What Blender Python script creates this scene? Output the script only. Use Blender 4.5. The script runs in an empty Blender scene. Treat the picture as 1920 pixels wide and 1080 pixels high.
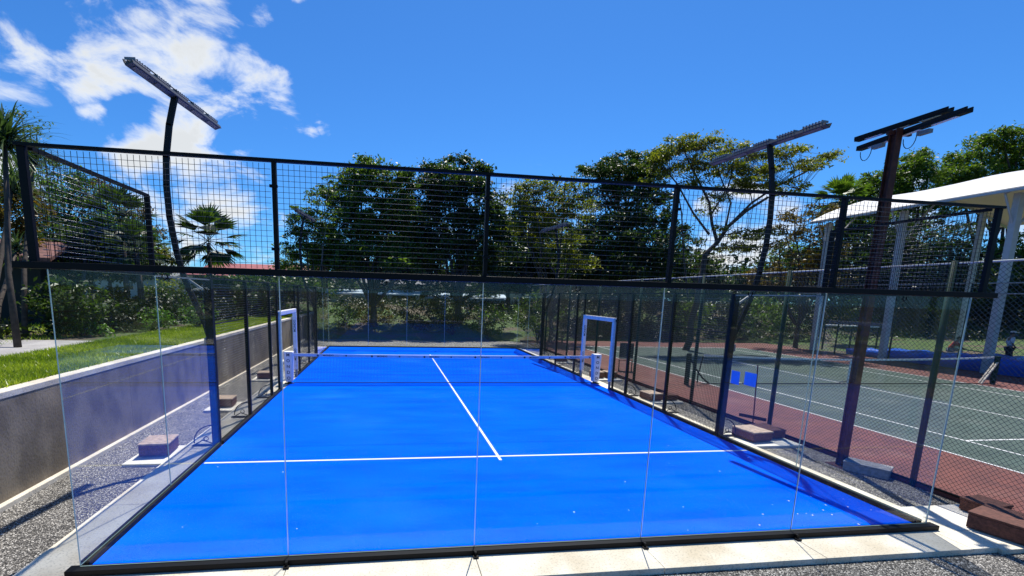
import bpy, math, random
import numpy as np
from mathutils import Vector, Matrix
C = bpy.context; S = C.scene; COL = S.collection
PI = math.pi; R = math.radians
rng = np.random.default_rng(7); random.seed(7)

# ---------------------------------------------------------------- camera, world, sun, exposure
CAM = np.array([-1.9573, -4.769, 2.8468]); YAW, PIT, ROL = .1452, -.1613, .0268
FOC, CX, CY = 875.18, 854.5, 694.8          # focal length and principal point, in 1920-wide pixels
def cam_axes():
    cy, sy, cp, sp, cr, sr = math.cos(YAW), math.sin(YAW), math.cos(PIT), math.sin(PIT), math.cos(ROL), math.sin(ROL)
    f = np.array([sy*cp, cy*cp, sp]); ri = np.array([cy, -sy, 0.]); u = np.cross(ri, f)
    return cr*ri+sr*u, -sr*ri+cr*u, f
AR, AU, AF = cam_axes()
cd = bpy.data.cameras.new('camera'); cam = bpy.data.objects.new('camera', cd); COL.objects.link(cam)
cd.sensor_width = 36; cd.lens = 36*FOC/1920; cd.shift_x = (960-CX)/1920; cd.shift_y = (CY-540)/1920
cd.clip_start = .05; cd.clip_end = 2500
cam.matrix_world = Matrix(((AR[0], AU[0], -AF[0], CAM[0]), (AR[1], AU[1], -AF[1], CAM[1]), (AR[2], AU[2], -AF[2], CAM[2]), (0, 0, 0, 1)))
S.camera = cam
S.render.resolution_x, S.render.resolution_y = 1024, 576
S.render.engine = 'CYCLES'
S.cycles.max_bounces = 8; S.cycles.transparent_max_bounces = 24; S.cycles.diffuse_bounces = 3; S.cycles.glossy_bounces = 4
S.view_settings.view_transform = 'Standard'; S.view_settings.look = 'None'; S.view_settings.gamma = 1
S.view_settings.exposure = 0.35

def ray(px, py): return AF+AR*(px-CX)/FOC-AU*(py-CY)/FOC
def at(px, py, d): return Vector((CAM+ray(px, py)*d).tolist())      # first survey of where a thing stands: d metres into the scene
SUNV = Vector((.18, .5, 1)).normalized()
SEL = math.asin(SUNV.z); SAZ = math.atan2(SUNV.x, SUNV.y)

w = bpy.data.worlds.new('World'); S.world = w; w.use_nodes = True
nt = w.node_tree; N = nt.nodes; LK = nt.links; N.clear()
def nd(tree, t, **kw):
    n = tree.nodes.new(t)
    for k, v in kw.items(): setattr(n, k, v)
    return n
out = nd(nt, 'ShaderNodeOutputWorld'); bg = nd(nt, 'ShaderNodeBackground'); LK.new(bg.outputs[0], out.inputs[0])
sky = nd(nt, 'ShaderNodeTexSky', sky_type='NISHITA', sun_disc=False, sun_elevation=SEL, sun_rotation=SAZ, altitude=300, air_density=1.0, dust_density=.25, ozone_density=3.0)
tint = nd(nt, 'ShaderNodeMix', data_type='RGBA', blend_type='MULTIPLY'); tint.inputs[0].default_value = 1
tint.inputs[7].default_value = (.31, .76, 1.27, 1); LK.new(sky.outputs[0], tint.inputs[6])
tc = nd(nt, 'ShaderNodeTexCoord')
def math_(tree, op, a, b=None, clamp=False):
    n = nd(tree, 'ShaderNodeMath', operation=op, use_clamp=clamp)
    for i, v in enumerate((a, b)):
        if v is None: continue
        if isinstance(v, (int, float)): n.inputs[i].default_value = v
        else: tree.links.new(v, n.inputs[i])
    return n.outputs[0]
def rng_(tree, v, a, b, c=0., d=1., smooth=True):
    n = nd(tree, 'ShaderNodeMapRange', interpolation_type='SMOOTHSTEP' if smooth else 'LINEAR')
    tree.links.new(v, n.inputs[0])
    for i, x in enumerate((a, b, c, d)): n.inputs[i+1].default_value = x
    return n.outputs[0]
# clouds: puffs at given compass directions, eroded by fractal noise
wn = nd(nt, 'ShaderNodeTexNoise'); wn.inputs['Scale'].default_value = 3.2; wn.inputs['Detail'].default_value = 3; LK.new(tc.outputs['Generated'], wn.inputs['Vector'])
wv = nd(nt, 'ShaderNodeVectorMath', operation='SUBTRACT'); LK.new(wn.outputs['Color'], wv.inputs[0]); wv.inputs[1].default_value = (.5, .5, .5)
ws = nd(nt, 'ShaderNodeVectorMath', operation='SCALE'); LK.new(wv.outputs[0], ws.inputs[0]); ws.inputs['Scale'].default_value = .16
wa = nd(nt, 'ShaderNodeVectorMath', operation='ADD'); LK.new(ws.outputs[0], wa.inputs[0]); LK.new(tc.outputs['Generated'], wa.inputs[1])
wz = nd(nt, 'ShaderNodeVectorMath', operation='NORMALIZE'); LK.new(wa.outputs[0], wz.inputs[0])
PUFFS = [(10, 60, 105, 1.3), (50, 120, 65, 1.2), (150, 110, 60, 1), (215, 100, 75, 1.1), (290, 130, 75, 1.1), (380, 145, 75, 1.1), (455, 160, 65, 1.2), (505, 180, 45, 1.1), (530, 200, 25, .8),
         (210, 20, 70, .8), (300, 15, 80, .9), (380, 30, 75, .8), (175, 194, 30, 1.1), (490, 55, 28, .85), (585, 8, 38, 1.05), (530, 238, 28, 1.2), (555, 258, 20, 1.05), (585, 252, 22, .9),
         (240, 265, 70, 1.0), (330, 265, 75, 1.3), (385, 255, 50, 1.2), (300, 320, 100, 1.5), (390, 325, 95, 1.5), (470, 340, 75, 1.3), (350, 400, 115, 1.5), (440, 410, 95, 1.4), (470, 470, 70, 1.0), (340, 470, 90, 1.1),
         (1360, 430, 70, 1), (1410, 440, 70, 1), (1380, 490, 90, 1.2), (1700, 470, 150, .9), (1820, 480, 150, .9), (1050, 480, 120, .5), (60, 240, 60, .35), (950, 520, 200, .6), (-300, 200, 300, .9), (-200, 450, 200, .9)]
acc = None
for (px, py, rr, k) in PUFFS:
    v = ray(px, py); v = v/np.linalg.norm(v)
    ang = rr*1.18/FOC*abs(v @ AF)
    dp = nd(nt, 'ShaderNodeVectorMath', operation='DOT_PRODUCT'); LK.new(wz.outputs[0], dp.inputs[0]); dp.inputs[1].default_value = v.tolist()
    m = rng_(nt, dp.outputs['Value'], math.cos(ang), math.cos(ang*.25), 0, k)
    acc = m if acc is None else math_(nt, 'MAXIMUM', acc, m)
hol = None                                                          # clear gaps between the cloud banks
for (px, py, rr, k) in [(95, 215, 60, 1), (150, 235, 45, .8), (250, 222, 50, .9), (310, 232, 30, .6), (430, 235, 40, .8), (520, 300, 60, .9), (110, 20, 45, .8), (100, 165, 30, .6), (300, 62, 20, .4), (500, 110, 40, .7), (560, 330, 60, 1), (200, 350, 50, .6)]:
    v = ray(px, py); v = v/np.linalg.norm(v); ang = rr*1.2/FOC*abs(v @ AF)
    dp = nd(nt, 'ShaderNodeVectorMath', operation='DOT_PRODUCT'); LK.new(wz.outputs[0], dp.inputs[0]); dp.inputs[1].default_value = v.tolist()
    m = rng_(nt, dp.outputs['Value'], math.cos(ang), math.cos(ang*.25), 0, k); hol = m if hol is None else math_(nt, 'MAXIMUM', hol, m)
acc = math_(nt, 'SUBTRACT', acc, math_(nt, 'MULTIPLY', hol, .75))
mp = nd(nt, 'ShaderNodeMapping'); mp.inputs['Scale'].default_value = (1, 1, 1.9); mp.inputs['Rotation'].default_value = (0, .5, 0); LK.new(tc.outputs['Generated'], mp.inputs[0])
cn = nd(nt, 'ShaderNodeTexNoise'); cn.inputs['Scale'].default_value = 7.5; cn.inputs['Detail'].default_value = 9; cn.inputs['Roughness'].default_value = .6; cn.inputs['Distortion'].default_value = .35
LK.new(mp.outputs[0], cn.inputs['Vector'])
dens = math_(nt, 'ADD', math_(nt, 'MULTIPLY', acc, .66), math_(nt, 'MULTIPLY', math_(nt, 'SUBTRACT', cn.outputs['Fac'], .545), 4.6))
mask = math_(nt, 'MULTIPLY', rng_(nt, dens, .12, 1.1), rng_(nt, acc, .02, .3))
cn2 = nd(nt, 'ShaderNodeTexNoise'); cn2.inputs['Scale'].default_value = 9; cn2.inputs['Detail'].default_value = 5; LK.new(mp.outputs[0], cn2.inputs['Vector'])
shade = rng_(nt, math_(nt, 'ADD', dens, math_(nt, 'MULTIPLY', cn2.outputs['Fac'], .5)), .62, 1.5, 1.0, .74)
cc = nd(nt, 'ShaderNodeCombineColor')
for i, f in enumerate((8.9, 9.3, 9.7)): LK.new(math_(nt, 'MULTIPLY', shade, f), cc.inputs[i])
mx = nd(nt, 'ShaderNodeMix', data_type='RGBA'); LK.new(mask, mx.inputs[0]); LK.new(tint.outputs[2], mx.inputs[6]); LK.new(cc.outputs[0], mx.inputs[7])
LK.new(mx.outputs[2], bg.inputs[0]); bg.inputs[1].default_value = .09

sl = bpy.data.lights.new('sun', 'SUN'); so = bpy.data.objects.new('sun', sl); COL.objects.link(so)
sl.energy = 4.9; sl.angle = R(.53); sl.color = (1, .955, .88)
so.rotation_euler = SUNV.to_track_quat('Z', 'Y').to_euler(); so.location = (20, 40, 90)

# ---------------------------------------------------------------- mesh helpers
class MB:
    def __init__(s): s.v = []; s.f = []; s.m = []
    def face(s, pts, mi=0):
        n = len(s.v); s.v += [tuple(p) for p in pts]; s.f.append(tuple(range(n, n+len(pts)))); s.m.append(mi)
    def hexa(s, p, mi=0):
        n = len(s.v); s.v += [tuple(q) for q in p]
        fs = [(0, 3, 2, 1), (4, 5, 6, 7), (0, 1, 5, 4), (1, 2, 6, 5), (2, 3, 7, 6), (3, 0, 4, 7)]
        s.f += [tuple(n+i for i in f) for f in fs]; s.m += ([mi]*6 if isinstance(mi, int) else list(mi))
        return s
    def box(s, x0, x1, y0, y1, z0, z1, mi=0):
        return s.hexa([(x0, y0, z0), (x1, y0, z0), (x1, y1, z0), (x0, y1, z0), (x0, y0, z1), (x1, y0, z1), (x1, y1, z1), (x0, y1, z1)], mi)
    def bar(s, a, b, wx, wy=None, mi=0, up=(0, 0, 1)):              # rectangular bar from a to b
        a = Vector(a); b = Vector(b); wy = wx if wy is None else wy; d = (b-a).normalized(); up = Vector(up)
        if abs(d.dot(up)) > .98: up = Vector((0, 1, 0))
        x = d.cross(up).normalized()*wx/2; y = x.cross(d).normalized()*wy/2
        return s.hexa([a-x-y, a+x-y, a+x+y, a-x+y, b-x-y, b+x-y, b+x+y, b-x+y], mi)
    def tube(s, path, r, n=8, mi=0, cap=True):
        P = [Vector(p) for p in path]; rs = r if isinstance(r, (list, tuple)) else [r]*len(P)
        base = len(s.v); ref = None
        for i, p in enumerate(P):
            d = (P[min(i+1, len(P)-1)]-P[max(i-1, 0)]).normalized()
            if ref is None: ref = Vector((1, 0, 0)) if abs(d.x) < .9 else Vector((0, 1, 0))
            x = (ref-d*ref.dot(d)).normalized(); ref = x; y = d.cross(x)
            for k in range(n):
                a = 2*PI*k/n; s.v.append(tuple(p+(x*math.cos(a)+y*math.sin(a))*rs[i]))
        for i in range(len(P)-1):
            for k in range(n):
                a = base+i*n+k; b = base+i*n+(k+1) % n; s.f.append((a, b, b+n, a+n)); s.m.append(mi)
        if cap:
            s.f.append(tuple(base+k for k in range(n))[::-1]); s.m.append(mi)
            e = base+(len(P)-1)*n; s.f.append(tuple(e+k for k in range(n))); s.m.append(mi)
        return s
    def build(s, name, mats, parent=None, smooth=False, bevel=0):
        me = bpy.data.meshes.new(name); me.from_pydata(s.v, [], s.f)
        mats = mats if isinstance(mats, (list, tuple)) else [mats]
        for m in mats: me.materials.append(m)
        if len(mats) > 1: me.polygons.foreach_set('material_index', s.m)
        if smooth: me.polygons.foreach_set('use_smooth', [True]*len(me.polygons))
        me.update(); return link(name, me, parent, bevel)
def link(name, me, parent=None, bevel=0):
    o = bpy.data.objects.new(name, me); COL.objects.link(o)
    if parent: o.parent = parent
    if bevel:
        b = o.modifiers.new('bevel', 'BEVEL'); b.width = bevel; b.segments = 2; b.limit_method = 'ANGLE'; b.angle_limit = R(40)
    return o
def tag(o, label=None, cat=None, group=None, kind=None):
    for k, v in (('label', label), ('category', cat), ('group', group), ('kind', kind)):
        if v: o[k] = v
    return o
def thing(name, label, cat, loc=(0, 0, 0), rz=0, group=None):
    o = bpy.data.objects.new(name, None); COL.objects.link(o); o.location = loc; o.rotation_euler = (0, 0, rz); o.empty_display_size = .2
    return tag(o, label, cat, group)
def dup(root, loc=None, rz=None, label=None):
    r = root.copy(); COL.objects.link(r)
    if loc is not None: r.location = loc
    if rz is not None: r.rotation_euler = (0, 0, rz)
    if label: r['label'] = label
    for ch in list(root.children):
        c = ch.copy(); COL.objects.link(c); c.parent = r
        for g in list(ch.children):
            d = g.copy(); COL.objects.link(d); d.parent = c
    return r
def struct(o): return tag(o, kind='structure')
def text_obj(name, body, size, mat, parent, mtx, depth=.001, cx='CENTER', bold=0.0, sx=1.0):
    cu = bpy.data.curves.new(name, 'FONT'); cu.body = body; cu.size = size; cu.extrude = depth; cu.align_x = cx; cu.align_y = 'CENTER'; cu.offset = bold; cu.resolution_u = 3
    t = bpy.data.objects.new(name, cu); COL.objects.link(t); C.view_layer.update()
    me = bpy.data.meshes.new_from_object(t.evaluated_get(C.evaluated_depsgraph_get())); bpy.data.objects.remove(t)
    me.materials.clear(); me.materials.append(mat); me.transform(mtx @ Matrix.Diagonal((sx, 1, 1, 1)))
    return link(name, me, parent)

# ---------------------------------------------------------------- materials
def mat(name, col, rough=.6, metal=0, spec=.5, var=0, scale=8, col2=None, bump=0, bscale=60, detail=4, stretch=(1, 1, 1), coat=0):
    m = bpy.data.materials.new(name); m.use_nodes = True; t = m.node_tree; b = t.nodes['Principled BSDF']
    b.inputs['Base Color'].default_value = (*col, 1); b.inputs['Roughness'].default_value = rough; b.inputs['Metallic'].default_value = metal
    b.inputs['Specular IOR Level'].default_value = spec; b.inputs['Coat Weight'].default_value = coat
    if var or bump:
        g = nd(t, 'ShaderNodeNewGeometry'); mp_ = nd(t, 'ShaderNodeMapping'); mp_.inputs['Scale'].default_value = stretch; t.links.new(g.outputs['Position'], mp_.inputs[0])
    if var:
        n = nd(t, 'ShaderNodeTexNoise'); n.inputs['Scale'].default_value = scale; n.inputs['Detail'].default_value = detail; t.links.new(mp_.outputs[0], n.inputs['Vector'])
        c2 = col2 or tuple(c*(1-var) for c in col)
        mm = nd(t, 'ShaderNodeMix', data_type='RGBA'); mm.inputs[6].default_value = (*col, 1); mm.inputs[7].default_value = (*c2, 1)
        t.links.new(rng_(t, n.outputs['Fac'], .35, .65), mm.inputs[0]); t.links.new(mm.outputs[2], b.inputs['Base Color'])
    if bump:
        n2 = nd(t, 'ShaderNodeTexNoise'); n2.inputs['Scale'].default_value = bscale; n2.inputs['Detail'].default_value = 5; t.links.new(mp_.outputs[0], n2.inputs['Vector'])
        bn = nd(t, 'ShaderNodeBump'); bn.inputs['Strength'].default_value = bump; bn.inputs['Distance'].default_value = .01
        t.links.new(n2.outputs['Fac'], bn.inputs['Height']); t.links.new(bn.outputs[0], b.inputs['Normal'])
    return m
def leafmat(name, cols, trans=.35, rough=.45):
    m = bpy.data.materials.new(name); m.use_nodes = True; t = m.node_tree; t.nodes.clear()
    o = nd(t, 'ShaderNodeOutputMaterial'); g = nd(t, 'ShaderNodeNewGeometry'); cr = nd(t, 'ShaderNodeValToRGB')
    cr.color_ramp.elements[0].color = (*cols[0], 1); cr.color_ramp.elements[0].position = 0
    cr.color_ramp.elements[1].color = (*cols[-1], 1); cr.color_ramp.elements[1].position = 1
    for i, c in enumerate(cols[1:-1]):
        e = cr.color_ramp.elements.new((i+1)/(len(cols)-1)); e.color = (*c, 1)
    n = nd(t, 'ShaderNodeTexNoise'); n.inputs['Scale'].default_value = .7; n.inputs['Detail'].default_value = 2; t.links.new(g.outputs['Position'], n.inputs['Vector'])
    f = math_(t, 'ADD', math_(t, 'MULTIPLY', g.outputs['Random Per Island'], .6), math_(t, 'MULTIPLY', rng_(t, n.outputs['Fac'], .3, .7), .4))
    t.links.new(f, cr.inputs[0])
    p = nd(t, 'ShaderNodeBsdfPrincipled'); p.inputs['Roughness'].default_value = rough; p.inputs['Specular IOR Level'].default_value = .4; t.links.new(cr.outputs[0], p.inputs['Base Color'])
    tr = nd(t, 'ShaderNodeBsdfTranslucent'); ms = nd(t, 'ShaderNodeMixShader'); ms.inputs[0].default_value = trans
    h = nd(t, 'ShaderNodeMix', data_type='RGBA', blend_type='MULTIPLY'); h.inputs[0].default_value = 1; h.inputs[7].default_value = (1.5, 1.7, .6, 1); t.links.new(cr.outputs[0], h.inputs[6]); t.links.new(h.outputs[2], tr.inputs[0])
    t.links.new(p.outputs[0], ms.inputs[1]); t.links.new(tr.outputs[0], ms.inputs[2]); t.links.new(ms.outputs[0], o.inputs[0])
    return m
M = {}
M['black'] = mat('black_steel', (.004, .004, .005), .55, 0, .18)
M['wire'] = mat('black_wire', (.004, .004, .005), .34, .0, .5); M['wire'].node_tree.nodes['Principled BSDF'].inputs['IOR'].default_value = 2.5
M['wire_v'] = mat('black_wire_matt', (.004, .004, .005), .7, 0, .15)
M['pole'] = mat('pole_paint', (.007, .007, .008), .5, 0, .25)
M['alu'] = mat('aluminium', (.22, .22, .23), .5, .5)
M['fixture'] = mat('fixture_grey', (.07, .07, .075), .5, .2)
M['brown_steel'] = mat('brown_steel', (.10, .034, .022), .6, 0, .2, var=.35, scale=12)
M['green_steel'] = mat('green_steel', (.008, .036, .026), .6, 0, .15)
M['white_pad'] = mat('white_padding', (.80, .77, .80), .5, var=.08, scale=10)
M['blue_pad'] = mat('blue_padding', (.85, .78, .74), .5, var=.15, scale=10)
M['white'] = mat('white_paint', (.78, .78, .76), .5)
M['grey_line'] = mat('court_line', (.8, .8, .78), .7, var=.12, scale=20)
M['ink'] = mat('dark_ink', (.03, .04, .08), .5)
M['canvas'] = mat('canvas', (.82, .82, .80), .6, var=.04, scale=2)
M['col_white'] = mat('column_paint', (.52, .54, .57), .5, var=.1, scale=4)
M['tarp'] = mat('blue_tarp', (.01, .11, .62), .3, 0, .6, bump=.8, bscale=3)
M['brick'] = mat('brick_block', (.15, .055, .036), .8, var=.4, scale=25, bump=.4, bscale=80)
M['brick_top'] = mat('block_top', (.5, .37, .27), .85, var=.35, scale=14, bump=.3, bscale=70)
M['greyblock'] = mat('grey_block', (.32, .32, .33), .85, var=.3, scale=18, bump=.3, bscale=60)
M['rooftile'] = mat('red_roof', (.36, .07, .06), .6, var=.25, scale=2)
M['wallwhite'] = mat('white_wall', (.6, .6, .58), .8, var=.1, scale=1.5)
M['wallcream'] = mat('cream_wall', (.5, .42, .3), .8, var=.15, scale=1.5)
M['darkwall'] = mat('dark_wall', (.03, .028, .022), .85, var=.2, scale=2)
M['paleroof'] = mat('pale_roof', (.42, .5, .56), .5, var=.12, scale=2)
M['greyroof'] = mat('grey_roof', (.17, .17, .17), .8, var=.2, scale=2)
M['windowdark'] = mat('window_dark', (.02, .025, .03), .15)
M['wood'] = mat('table_wood', (.12, .085, .05), .75, var=.3, scale=10)
M['bark'] = mat('bark', (.075, .055, .04), .9, var=.4, scale=9, bump=.6, bscale=30)
M['bark_pale'] = mat('bark_pale', (.17, .14, .11), .9, var=.4, scale=9, bump=.6, bscale=30)
M['skin'] = mat('skin', (.25, .13, .08), .55)
M['shirt'] = mat('white_shirt', (.75, .75, .78), .8)
M['redshirt'] = mat('red_shirt', (.38, .02, .025), .8)
M['shorts'] = mat('black_shorts', (.012, .012, .015), .8)
M['jeans'] = mat('jeans', (.08, .1, .16), .8)
M['leafL'] = leafmat('leaf_mid', [(.026, .052, .008), (.07, .12, .018), (.16, .22, .035)], .42)
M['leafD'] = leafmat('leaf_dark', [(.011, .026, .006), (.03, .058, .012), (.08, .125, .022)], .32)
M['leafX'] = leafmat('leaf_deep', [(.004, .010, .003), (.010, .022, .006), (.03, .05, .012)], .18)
M['leafY'] = leafmat('leaf_yellow', [(.05, .07, .010), (.12, .14, .018), (.24, .22, .03)], .48)
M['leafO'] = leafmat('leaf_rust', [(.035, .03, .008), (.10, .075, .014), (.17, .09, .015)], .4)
M['leafS'] = leafmat('leaf_shiny', [(.015, .035, .012), (.05, .085, .035), (.14, .18, .10)], .25, .22)
M['leafG'] = leafmat('leaf_light', [(.03, .07, .01), (.07, .15, .02), (.16, .25, .04)], .4)
M['grass'] = leafmat('grass_blade', [(.08, .13, .008), (.20, .27, .016), (.50, .52, .09)], .4, .3)

def glass_mat():
    m = bpy.data.materials.new('toughened_glass'); m.use_nodes = True; t = m.node_tree; t.nodes.clear()
    o = nd(t, 'ShaderNodeOutputMaterial'); tr = nd(t, 'ShaderNodeBsdfTransparent'); tr.inputs[0].default_value = (.988, .998, .994, 1)
    gl = nd(t, 'ShaderNodeBsdfGlossy'); gl.inputs['Roughness'].default_value = .0; fr = nd(t, 'ShaderNodeFresnel'); gb = nd(t, 'ShaderNodeNewGeometry'); t.links.new(rng_(t, gb.outputs['Backfacing'], 0, 1, 1.27, 1/1.27, False), fr.inputs[0])   # both faces reflect alike
    ms = nd(t, 'ShaderNodeMixShader'); t.links.new(fr.outputs[0], ms.inputs[0]); t.links.new(tr.outputs[0], ms.inputs[1]); t.links.new(gl.outputs[0], ms.inputs[2])
    g = nd(t, 'ShaderNodeNewGeometry'); n = nd(t, 'ShaderNodeTexNoise'); n.inputs['Scale'].default_value = 1.7; n.inputs['Detail'].default_value = 6; t.links.new(g.outputs['Position'], n.inputs['Vector'])
    df = nd(t, 'ShaderNodeBsdfDiffuse'); df.inputs[0].default_value = (.7, .75, .8, 1); m2 = nd(t, 'ShaderNodeMixShader')
    t.links.new(rng_(t, n.outputs['Fac'], .45, .8, .001, .012), m2.inputs[0]); t.links.new(ms.outputs[0], m2.inputs[1]); t.links.new(df.outputs[0], m2.inputs[2])
    t.links.new(m2.outputs[0], o.inputs[0]); return m
M['glass'] = glass_mat()
def edge_mat():
    m = bpy.data.materials.new('glass_edge'); m.use_nodes = True; t = m.node_tree; b = t.nodes['Principled BSDF']
    b.inputs['Base Color'].default_value = (.32, .46, .44, 1); b.inputs['Roughness'].default_value = .25; b.inputs['Subsurface Weight'].default_value = 0
    tr = nd(t, 'ShaderNodeBsdfTranslucent'); tr.inputs[0].default_value = (.35, .5, .47, 1); ms = nd(t, 'ShaderNodeMixShader'); ms.inputs[0].default_value = .5
    t.links.new(b.outputs[0], ms.inputs[1]); t.links.new(tr.outputs[0], ms.inputs[2]); t.links.new(ms.outputs[0], t.nodes['Material Output'].inputs[0]); return m
M['edge'] = edge_mat()
M['seal'] = mat('clear_sealant', (.9, .92, .9), .35)

def gravel_mat():
    m = bpy.data.materials.new('gravel'); m.use_nodes = True; t = m.node_tree; b = t.nodes['Principled BSDF']; b.inputs['Roughness'].default_value = .8
    g = nd(t, 'ShaderNodeNewGeometry')
    v = nd(t, 'ShaderNodeTexVoronoi'); v.inputs['Scale'].default_value = 64; v.inputs['Randomness'].default_value = 1
    nz = nd(t, 'ShaderNodeTexNoise'); nz.inputs['Scale'].default_value = 30; t.links.new(g.outputs['Position'], nz.inputs['Vector'])
    mxv = nd(t, 'ShaderNodeMix', data_type='VECTOR'); mxv.inputs[0].default_value = .03; t.links.new(g.outputs['Position'], mxv.inputs[4]); t.links.new(nz.outputs['Color'], mxv.inputs[5])
    t.links.new(mxv.outputs[1], v.inputs['Vector'])
    sc = nd(t, 'ShaderNodeSeparateColor'); t.links.new(v.outputs['Color'], sc.inputs[0])
    cr = nd(t, 'ShaderNodeValToRGB'); t.links.new(sc.outputs[0], cr.inputs[0])
    cr.color_ramp.elements[0].color = (.045, .042, .038, 1); cr.color_ramp.elements[1].color = (.95, .9, .8, 1)
    e = cr.color_ramp.elements.new(.4); e.color = (.26, .24, .21, 1); e = cr.color_ramp.elements.new(.75); e.color = (.58, .54, .47, 1)
    gap = rng_(t, v.outputs['Distance'], .2, .7, 1, .08)
    n = nd(t, 'ShaderNodeTexNoise'); n.inputs['Scale'].default_value = 1.3; n.inputs['Detail'].default_value = 4; t.links.new(g.outputs['Position'], n.inputs['Vector'])
    k = math_(t, 'MULTIPLY', gap, rng_(t, n.outputs['Fac'], .3, .7, .75, 1.1))
    mm = nd(t, 'ShaderNodeMix', data_type='RGBA', blend_type='MULTIPLY'); mm.inputs[0].default_value = 1; t.links.new(cr.outputs[0], mm.inputs[6])
    cb = nd(t, 'ShaderNodeCombineColor'); [t.links.new(k, cb.inputs[i]) for i in range(3)]; t.links.new(cb.outputs[0], mm.inputs[7]); t.links.new(mm.outputs[2], b.inputs['Base Color'])
    bn = nd(t, 'ShaderNodeBump'); bn.inputs['Strength'].default_value = 1; bn.inputs['Distance'].default_value = .012; bn.invert = True
    t.links.new(v.outputs['Distance'], bn.inputs['Height']); t.links.new(bn.outputs[0], b.inputs['Normal']); return m
M['gravel'] = gravel_mat()

def concrete_mat(name, c1, c2, stain, dark=.5, vert=False):
    m = bpy.data.materials.new(name); m.use_nodes = True; t = m.node_tree; b = t.nodes['Principled BSDF']; b.inputs['Roughness'].default_value = .85
    g = nd(t, 'ShaderNodeNewGeometry'); mp_ = nd(t, 'ShaderNodeMapping'); mp_.inputs['Scale'].default_value = (1, 1, .7) if vert else (1, 1, 1); t.links.new(g.outputs['Position'], mp_.inputs[0])
    def nz(s, d): n = nd(t, 'ShaderNodeTexNoise'); n.inputs['Scale'].default_value = s; n.inputs['Detail'].default_value = d; t.links.new(mp_.outputs[0], n.inputs['Vector']); return n.outputs['Fac']
    a = nd(t, 'ShaderNodeMix', data_type='RGBA'); a.inputs[6].default_value = (*c1, 1); a.inputs[7].default_value = (*c2, 1); t.links.new(rng_(t, nz(2.2, 7), .35, .65), a.inputs[0])
    b2 = nd(t, 'ShaderNodeMix', data_type='RGBA'); t.links.new(a.outputs[2], b2.inputs[6]); b2.inputs[7].default_value = (*stain, 1); t.links.new(rng_(t, nz(.9, 8), .5, .75, 0, dark), b2.inputs[0])
    c = nd(t, 'ShaderNodeMix', data_type='RGBA', blend_type='MULTIPLY'); c.inputs[0].default_value = 1; t.links.new(b2.outputs[2], c.inputs[6])
    k = rng_(t, nz(45, 4), .3, .5, .72, 1); cb = nd(t, 'ShaderNodeCombineColor'); [t.links.new(k, cb.inputs[i]) for i in range(3)]; t.links.new(cb.outputs[0], c.inputs[7]); t.links.new(c.outputs[2], b.inputs['Base Color'])
    bn = nd(t, 'ShaderNodeBump'); bn.inputs['Strength'].default_value = .35; bn.inputs['Distance'].default_value = .01; t.links.new(nz(30, 6), bn.inputs['Height']); t.links.new(bn.outputs[0], b.inputs['Normal']); return m
M['kerb'] = concrete_mat('kerb_concrete', (.80, .74, .60), (.68, .61, .47), (.52, .41, .25), .6)
M['wallc'] = concrete_mat('retaining_wall', (.25, .205, .15), (.15, .122, .092), (.34, .27, .18), .7, True)
M['coping'] = concrete_mat('coping', (.75, .68, .55), (.62, .55, .44), (.35, .3, .22), .5)
M['path'] = concrete_mat('path', (.4, .38, .35), (.32, .3, .28), (.22, .2, .17), .5)
M['red'] = concrete_mat('hard_court_red', (.165, .05, .038), (.115, .036, .03), (.21, .09, .07), .8)
M['green'] = concrete_mat('hard_court_green', (.055, .092, .075), (.038, .068, .056), (.09, .12, .10), .8)
M['slab'] = concrete_mat('pad_concrete', (.82, .78, .68), (.68, .64, .55), (.36, .32, .26), .5)

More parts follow.
